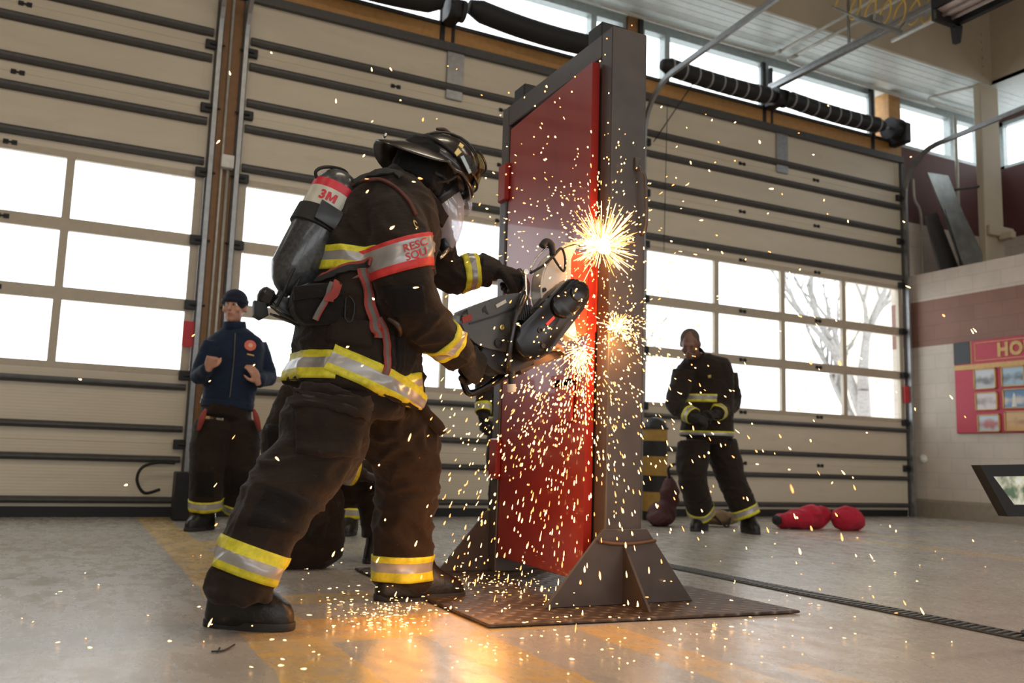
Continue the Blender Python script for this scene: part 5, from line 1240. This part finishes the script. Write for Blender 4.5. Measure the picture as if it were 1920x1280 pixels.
b = B(); lathe(b, (6.53, 6.98, .09), (-1, -.2, 0), [(0, .025), (.03, .05), (.06, .05), (.07, .03)], 16); finish('valve', b, 'dark', T, 'auto')
blob('red_gear_bag', [((7.22, 6.75, .12), .16, .14, .13), ((7.15, 6.72, .11), .12, .12, .11), ((7.30, 6.73, .10), .11, .11, .10)], 'redbag', 'round red cloth bundle on the floor, rightmost by the other one', 'bag', base=(7.2, 6.75, 0), seed=8)
T = blob('gear_bag', [((5.42, 7.45, .12), .16, .13, .12), ((5.5, 7.45, .30), .10, .10, .20), ((5.35, 7.4, .08), .14, .12, .08)], plain('maroon gear', (.09, .03, .03), .7), 'dark maroon gear bag standing behind the feet of the firefighter beside the bollard', 'bag', base=(5.44, 7.45, 0), seed=9)
b = B(); tube(b, [V((5.45, 7.38, .48)), V((5.42, 7.36, .58)), V((5.52, 7.36, .62)), V((5.57, 7.38, .5))], .015, 8, 3); finish('handle', b, 'dark', T, True)
T = blob('tool_pouch', [((6.02, 7.35, .09), .20, .12, .08), ((6.15, 7.33, .08), .12, .11, .07)], plain('tan canvas', (.22, .14, .07), .8), 'low tan canvas pouch on the floor between the feet of the bowed firefighter', 'pouch', base=(6.05, 7.35, 0), seed=12)
b = B(); tube(b, [V((5.9, 7.24, .12)), V((5.98, 7.20, .03)), V((6.05, 7.2, .01)), V((6.1, 7.22, .1))], .01, 6, 3); finish('strap', b, 'dark', T, True)
# things by the brown column
T = thing('floor_cabinet', (1.0, 8.2, 0), 'dark cabinet with a tan board behind the man in navy', 'cabinet')
b = B(); box(b, (.84, 8.25, .0), (.97, 8.5, .42), .01); finish('body', b, 'dark', T)
b = B(); box(b, (1.0, 8.10, .12), (1.06, 8.14, 1.05), .004); finish('board', b, 'gold', T)
b = B(); tube(b, [V((1.0, 8.12, 1.02)), V((1.03, 8.1, 1.12)), V((1.12, 8.1, 1.14))], .03, 8, 3); finish('white_handle', b, 'white', T, True)
# monitor in the foreground
T = thing('monitor', (at(2000, 960, 2.21).x, 2.21, 0), 'out of focus black framed screen cut off at the lower right edge', 'monitor')
mY = 2.15
o_ = [(1838, 872), (2070, 868), (2070, 968), (1890, 968)]; i_ = [(1863, 893), (2045, 890), (2045, 946), (1902, 946)]
O = [at(x, y, mY) for x, y in o_]; I = [at(x, y, mY) for x, y in i_]
b = B()
for k2 in range(4): prism(b, [O[k2], O[(k2+1) % 4], I[(k2+1) % 4], I[k2]], (0, .028, 0), 0, .0)
finish('bezel', b, 'rubber', T)
b = B(); prism(b, [p+V((0, .012, 0)) for p in I], (0, .02, 0))
t = NT('screen picture'); t.set(Roughness=.3); pic = t.ramp(t.noise(16, 3, .5), [(.35, (.10, .16, .10)), (.5, (.55, .55, .42)), (.62, (.85, .85, .75)), (.75, (.75, .6, .1))]); t.link(pic, t.b.inputs['Emission Color']); t.b.inputs['Emission Strength'].default_value = .35; t.col(pic); t.m.cycles.emission_sampling = 'NONE'
finish('screen', b, t.m, T)
b = B(); prism(b, [p+V((0, .028, 0)) for p in O], (0, .012, 0), 0, .003); finish('back_shell', b, 'rubber', T)
b = B(); tube(b, [at(2000, 960, mY+.04), V((at(2000, 960, mY+.04).x, mY+.04, .02))], .016, 10); finish('stand', b, 'dark', T)
b = B(); lathe(b, V((at(2000, 960, mY).x, mY+.04, 0)), (0, 0, 1), [(0, .14), (.015, .14), (.03, .03)], 24); finish('base', b, 'dark', T, 'auto')
b = B(); tube(b, [at(404, 1219, at(404, 1219, 1).y) if False else flr(396, 1221, .006), flr(420, 1219, .006), flr(440, 1208, .008)], .003, 6, 4); tube(b, [flr(408, 1222, .006), flr(412, 1214, .01)], .003, 5); tag(finish('wire_scrap', b, 'dark', smooth=True), 'short bent scrap of wire on the floor in front of the rear boot', 'wire')

# ================================================================== sparks
random.seed(21)
S1, S2, S3 = at(1127, 463, 3.33), at(1152, 612, 3.25), at(1092, 650, 3.33)
def spindle(bm, p, d, l, r, mi=0, tail=.5):
    a, b2 = frame_of(d); d = d.normalized()
    sec = [(-.5, .12*tail*2), (-.25, .62), (.15, 1.0), (.42, .62), (.5, .15)]
    rs = [[p+d*(l*t)+(a*math.cos(2*PI*j/6)+b2*math.sin(2*PI*j/6))*(r*k) for j in range(6)] for t, k in sec]
    rings(bm, rs, True, mi)
def blocked(p):
    if p.z < .004: return True
    if p.x > 2.03 and 3.275 < p.y < 4.52 and p.z < 2.66: return True
    if (p-V((1.25, 3.42, 1.3))).length < .0: return True
    d = (p-CC).length
    return p.y < 1.2
sp = []
def fly(src, n, dirf, v0, v1, tmax, wmid=.35, tmin=.01):
    k = 0; tries = 0
    while k < n and tries < n*30:
        tries += 1
        d = dirf(); v = d.normalized()*random.uniform(v0, v1); t = tmin+(tmax-tmin)*random.random()**1.1
        drag = 1.1; e = (1-math.exp(-drag*t))/drag
        p = src+v*e+V((0, 0, -4.9))*t*t; vel = v*math.exp(-drag*t)+V((0, 0, -9.8))*t
        if blocked(p): continue
        s = vel.length; l = min(.05, max(.008, s*.0042*random.uniform(.4, 1.4))); r = random.choice((.0020, .0026, .0031, .0038))
        sp.append((p, vel.normalized(), l, r, 1 if random.random() < wmid else 0)); k += 1
g = random.gauss
# thick spray round the two cuts
fly(S1, 260, lambda: V((g(-.25, .6), g(-.45, .5), g(.45, .75))), 1.5, 5.0, .16)
fly(S2, 420, lambda: V((g(.25, .8), g(-.55, .4), g(.0, .6))), .5, 3.2, .10)
fly(S3, 700, lambda: V((g(.05, .6), g(-.35, .35), g(-.7, .6))), .8, 4.5, .22)
# long throws across the door face, up and over, and out to both sides
fly(S1, 230, lambda: V((g(-.25, .3), g(.25, .6), g(.5, .8))), 1.5, 5.5, .5)
fly(S1, 330, lambda: V((g(-.15, .2), g(.45, .5), g(-.1, .8))), 1.0, 5.0, .45)
fly(S3, 380, lambda: V((g(-.2, .2), g(.35, .5), g(-.4, .8))), 1.0, 5.0, .5)
fly(S3, 360, lambda: V((g(-.55, .5), g(.15, .7), g(-.3, .7))), 1.0, 4.5, .50)
fly(S2, 130, lambda: V((g(.6, .6), g(-.75, .3), g(.1, .6))), 1.5, 4.5, .50)
fly(S1, 40, lambda: V((g(.9, .7), g(-.35, .8), g(.2, .5))), 2.5, 6.5, .8)
fly(S2, 60, lambda: V((g(-1, .5), g(-.2, .5), g(.3, .6))), 3, 7, .8)
# sparks skating and lying on the floor and the plate
def lie(px, py, sx, sy, n, z=.006, fl=.35):
    for _ in range(n):
        p = flr(g(px, sx), g(py, sy), z)
        if p.y < 1.3 or p.y > 8 or p.x > 9: continue
        if 1.42 < p.x < 2.85 and 2.97 < p.y < 4.74: p.z = .024
        if 2.0 < p.x < 2.35 and 3.2 < p.y < 4.6: continue
        if p.z < .02 and 1.6 < p.x < 1.9 and False: continue
        a = random.uniform(0, 2*PI); d = V((math.cos(a), math.sin(a), .05))
        sp.append((p+V((0, 0, random.random()**4*.10)), d, random.uniform(.005, .018), random.choice((.0014, .0019, .0025)), 1 if random.random() < .3 else 0))
lie(720, 1156, 60, 16, 190); lie(640, 1140, 90, 40, 50); lie(940, 1105, 75, 22, 170); lie(860, 1075, 90, 20, 60); lie(1010, 1085, 40, 25, 60)
lie(1000, 1195, 200, 35, 60); lie(1380, 1170, 160, 40, 70); lie(330, 1120, 170, 60, 26); lie(1500, 1060, 250, 70, 30); lie(900, 1240, 350, 20, 30)
# a few lone sparks far out in the air, seen against the doors
for x, y, Y in ((236, 909, 3.2), (150, 711, 3.4), (409, 266, 3.3), (509, 99, 3.6), (431, 137, 3.5), (733, 130, 3.8), (697, 130, 3.6), (682, 292, 3.4), (751, 188, 3.9), (630, 189, 3.4), (1398, 486, 3.6), (1716, 767, 3.4), (1553, 198, 3.8), (1708, 294, 3.8), (1410, 794, 3.3), (1520, 826, 3.3), (1480, 880, 3.4), (1420, 870, 3.3), (1560, 905, 3.5), (1680, 995, 3.5), (1625, 811, 3.2), (1295, 305, 3.6), (1335, 225, 3.7), (1330, 320, 3.6), (1545, 375, 3.7), (1440, 400, 3.6), (1590, 415, 3.7), (1500, 505, 3.5), (780, 430, 3.1), (700, 560, 3.0), (652, 650, 3.0), (520, 860, 3.0)):
    a = random.uniform(0, 6.3); sp.append((at(x, y, Y), V((math.cos(a), .1, math.sin(a))), random.uniform(.01, .02), .0040, 0))
sp.sort(key=lambda s: -(s[3]*2+s[2]*.6)/max(.5, (s[0]-CC).dot(CF)))
protos = []
for nm, m in (('spark_hot', 'spark_hot'), ('spark_mid', 'spark_mid')):
    b = B(); spindle(b, V((0, 0, 0)), V((0, 0, 1)), 1, 1); me = bpy.data.meshes.new('spark'); bmesh.ops.recalc_face_normals(b, faces=b.faces[:]); b.to_mesh(me); b.free(); me.materials.append(MT[m]); protos.append(me)
base_ob = bpy.data.objects.new('spark', protos[0]); tag(base_ob, 'tiny glowing orange spark thrown from the cut in the red door', 'spark', 'sparks flying from the saw')
first = True
for p, d, l, r, mi in sp[:300]:
    o = base_ob if first else base_ob.copy(); first = False
    o.data = protos[mi]; COL.objects.link(o); a, b2 = frame_of(d)
    R = Matrix((a, b2, d)).transposed().to_4x4(); o.matrix_world = Matrix.Translation(p) @ R @ Matrix.Diagonal((r, r, l, 1))
b = B()
for p, d, l, r, mi in sp[300:]: spindle(b, p, d, l, r, mi)
tag(finish('spark_shower', b, ['spark_hot', 'spark_mid'], smooth=False), 'shower of countless tiny orange sparks around the red door and over the floor', 'sparks', kind='stuff')
def burst(name, src, n, dirf, l0, l1, r, label, core, st=.012):
    b = B(); k = 0; tries = 0
    while k < n and tries < n*20:
        tries += 1
        d = dirf().normalized(); l = random.uniform(l0, l1)*random.random()**.5; q = src+d*(st+l*random.uniform(.5, 1.0))
        if blocked(q) or blocked(q+d*l*.5): continue
        spindle(b, q, d, l*random.uniform(.5, 1.0), r*random.uniform(.5, 1.2), 0 if random.random() < .6 else 1); k += 1
    for c, rx, ry, rz in core: ell(b, c, rx, ry, rz, n=14, m=8, mi=2)
    return tag(finish(name, b, ['spark_hot', 'spark_mid', 'spark_core']), label, 'sparks', kind='stuff')
burst('spark_burst', S1, 380, lambda: V((g(-.15, .75), g(-.55, .45), g(.25, .85))), .05, .17, .0020, 'dense white hot burst of sparks at the upper cut above the red disc', [(S1+V((.0, -.02, 0)), .040, .025, .036), (S1+V((-.045, -.02, .004)), .055, .014, .015), (S1+V((.01, -.02, .03)), .016, .012, .03), (S1+V((.02, -.03, -.02)), .018, .012, .02)])
burst('spark_burst', S2, 120, lambda: V((g(.15, .7), g(-.6, .4), g(.0, .6))), .02, .08, .0017, 'white hot burst of sparks at the lower right edge of the red disc', [(S2+V((-.03, -.02, -.01)), .018, .01, .009), (S2+V((.01, -.025, .0)), .02, .008, .007)])
burst('spark_burst', S3, 70, lambda: V((g(-.2, .5), g(-.35, .35), g(-.95, .45))), .04, .15, .0017, 'orange fan of sparks pouring down below the blade guard', [(S3+V((0, -.02, 0)), .008, .006, .006)], .03)
FILL = 75; GLOW1 = S1+V((-.03, -.06, .02)); GLOW2 = S2+V((-.05, -.07, -.03))

# ================================================================== light
w = bpy.data.worlds.new('sky'); scene.world = w; w.use_nodes = True
bg = w.node_tree.nodes['Background']; bg.inputs[0].default_value = (.93, .97, 1.0, 1); bg.inputs[1].default_value = 3.4
def area(name, loc, rot, sx, sy, power, color=(1, 1, 1), portal=False, spread=PI):
    l = bpy.data.lights.new(name, 'AREA'); l.shape = 'RECTANGLE'; l.size = sx; l.size_y = sy; l.energy = power; l.color = color; l.spread = spread
    if portal: l.cycles.is_portal = True
    o = bpy.data.objects.new(name, l); COL.objects.link(o); o.location = loc; o.rotation_euler = rot; return o
# portals guide the sky light through the openings
for i, (x0, x1) in enumerate(((-3.6, .93), (1.25, 5.73), (6.03, 10.55))):
    area('door_daylight', ((x0+x1)/2, WY+.1, 2.28), (-PI/2, 0, 0), x1-x0, 1.9, 1, portal=True)
area('clerestory_daylight', (4, WY+.16, 5.77), (-PI/2, 0, 0), 16, .7, 1, portal=True)
area('side_daylight', (XR+.15, 3, 5.77), (0, PI/2, 0), .8, 13, 1, portal=True)
for x in (-3.15, 1.85, 6.85): area('rear_daylight', (x, YF-.1, 2.3), (PI/2, 0, 0), 4.5, 2, 1, portal=True); area('rear_clerestory', (x, YF-.1, 5.77), (PI/2, 0, 0), 4.5, .85, 1, portal=True)
# warm overhead fill without fixtures, added to brighten the hall
for x in (-3, 2, 7):
    for y in (-2.5, 3.0): area('overhead_fill', (x, y, 7.2), (0, 0, 0), 2.4, .4, FILL, (1, .86, .66))
def point(name, loc, power, color, r):
    l = bpy.data.lights.new(name, 'POINT'); l.energy = power; l.color = color; l.shadow_soft_size = r
    o = bpy.data.objects.new(name, l); COL.objects.link(o); o.location = loc; return o
point('cut_glow', GLOW1, 19, (1, .45, .14), .03)
point('cut_glow', GLOW2, 13, (1, .42, .12), .03)
point('cut_glow', (1.55, 3.35, .28), 5, (1, .40, .10), .12)
point('cut_glow', (1.12, 3.1, .16), 2.8, (1, .40, .08), .14)
point('cut_glow', (1.95, 2.75, .45), 4.5, (1, .42, .12), .10)
scene.cycles.sample_clamp_indirect = 4
scene.cycles.sample_clamp_direct = 0
scene.cycles.max_bounces = 8; scene.cycles.transparent_max_bounces = 16
scene.view_settings.view_transform = 'Standard'; scene.view_settings.look = 'None'
scene.view_settings.exposure = -.12; scene.view_settings.gamma = 1.0; scene.view_settings.use_curve_mapping = False
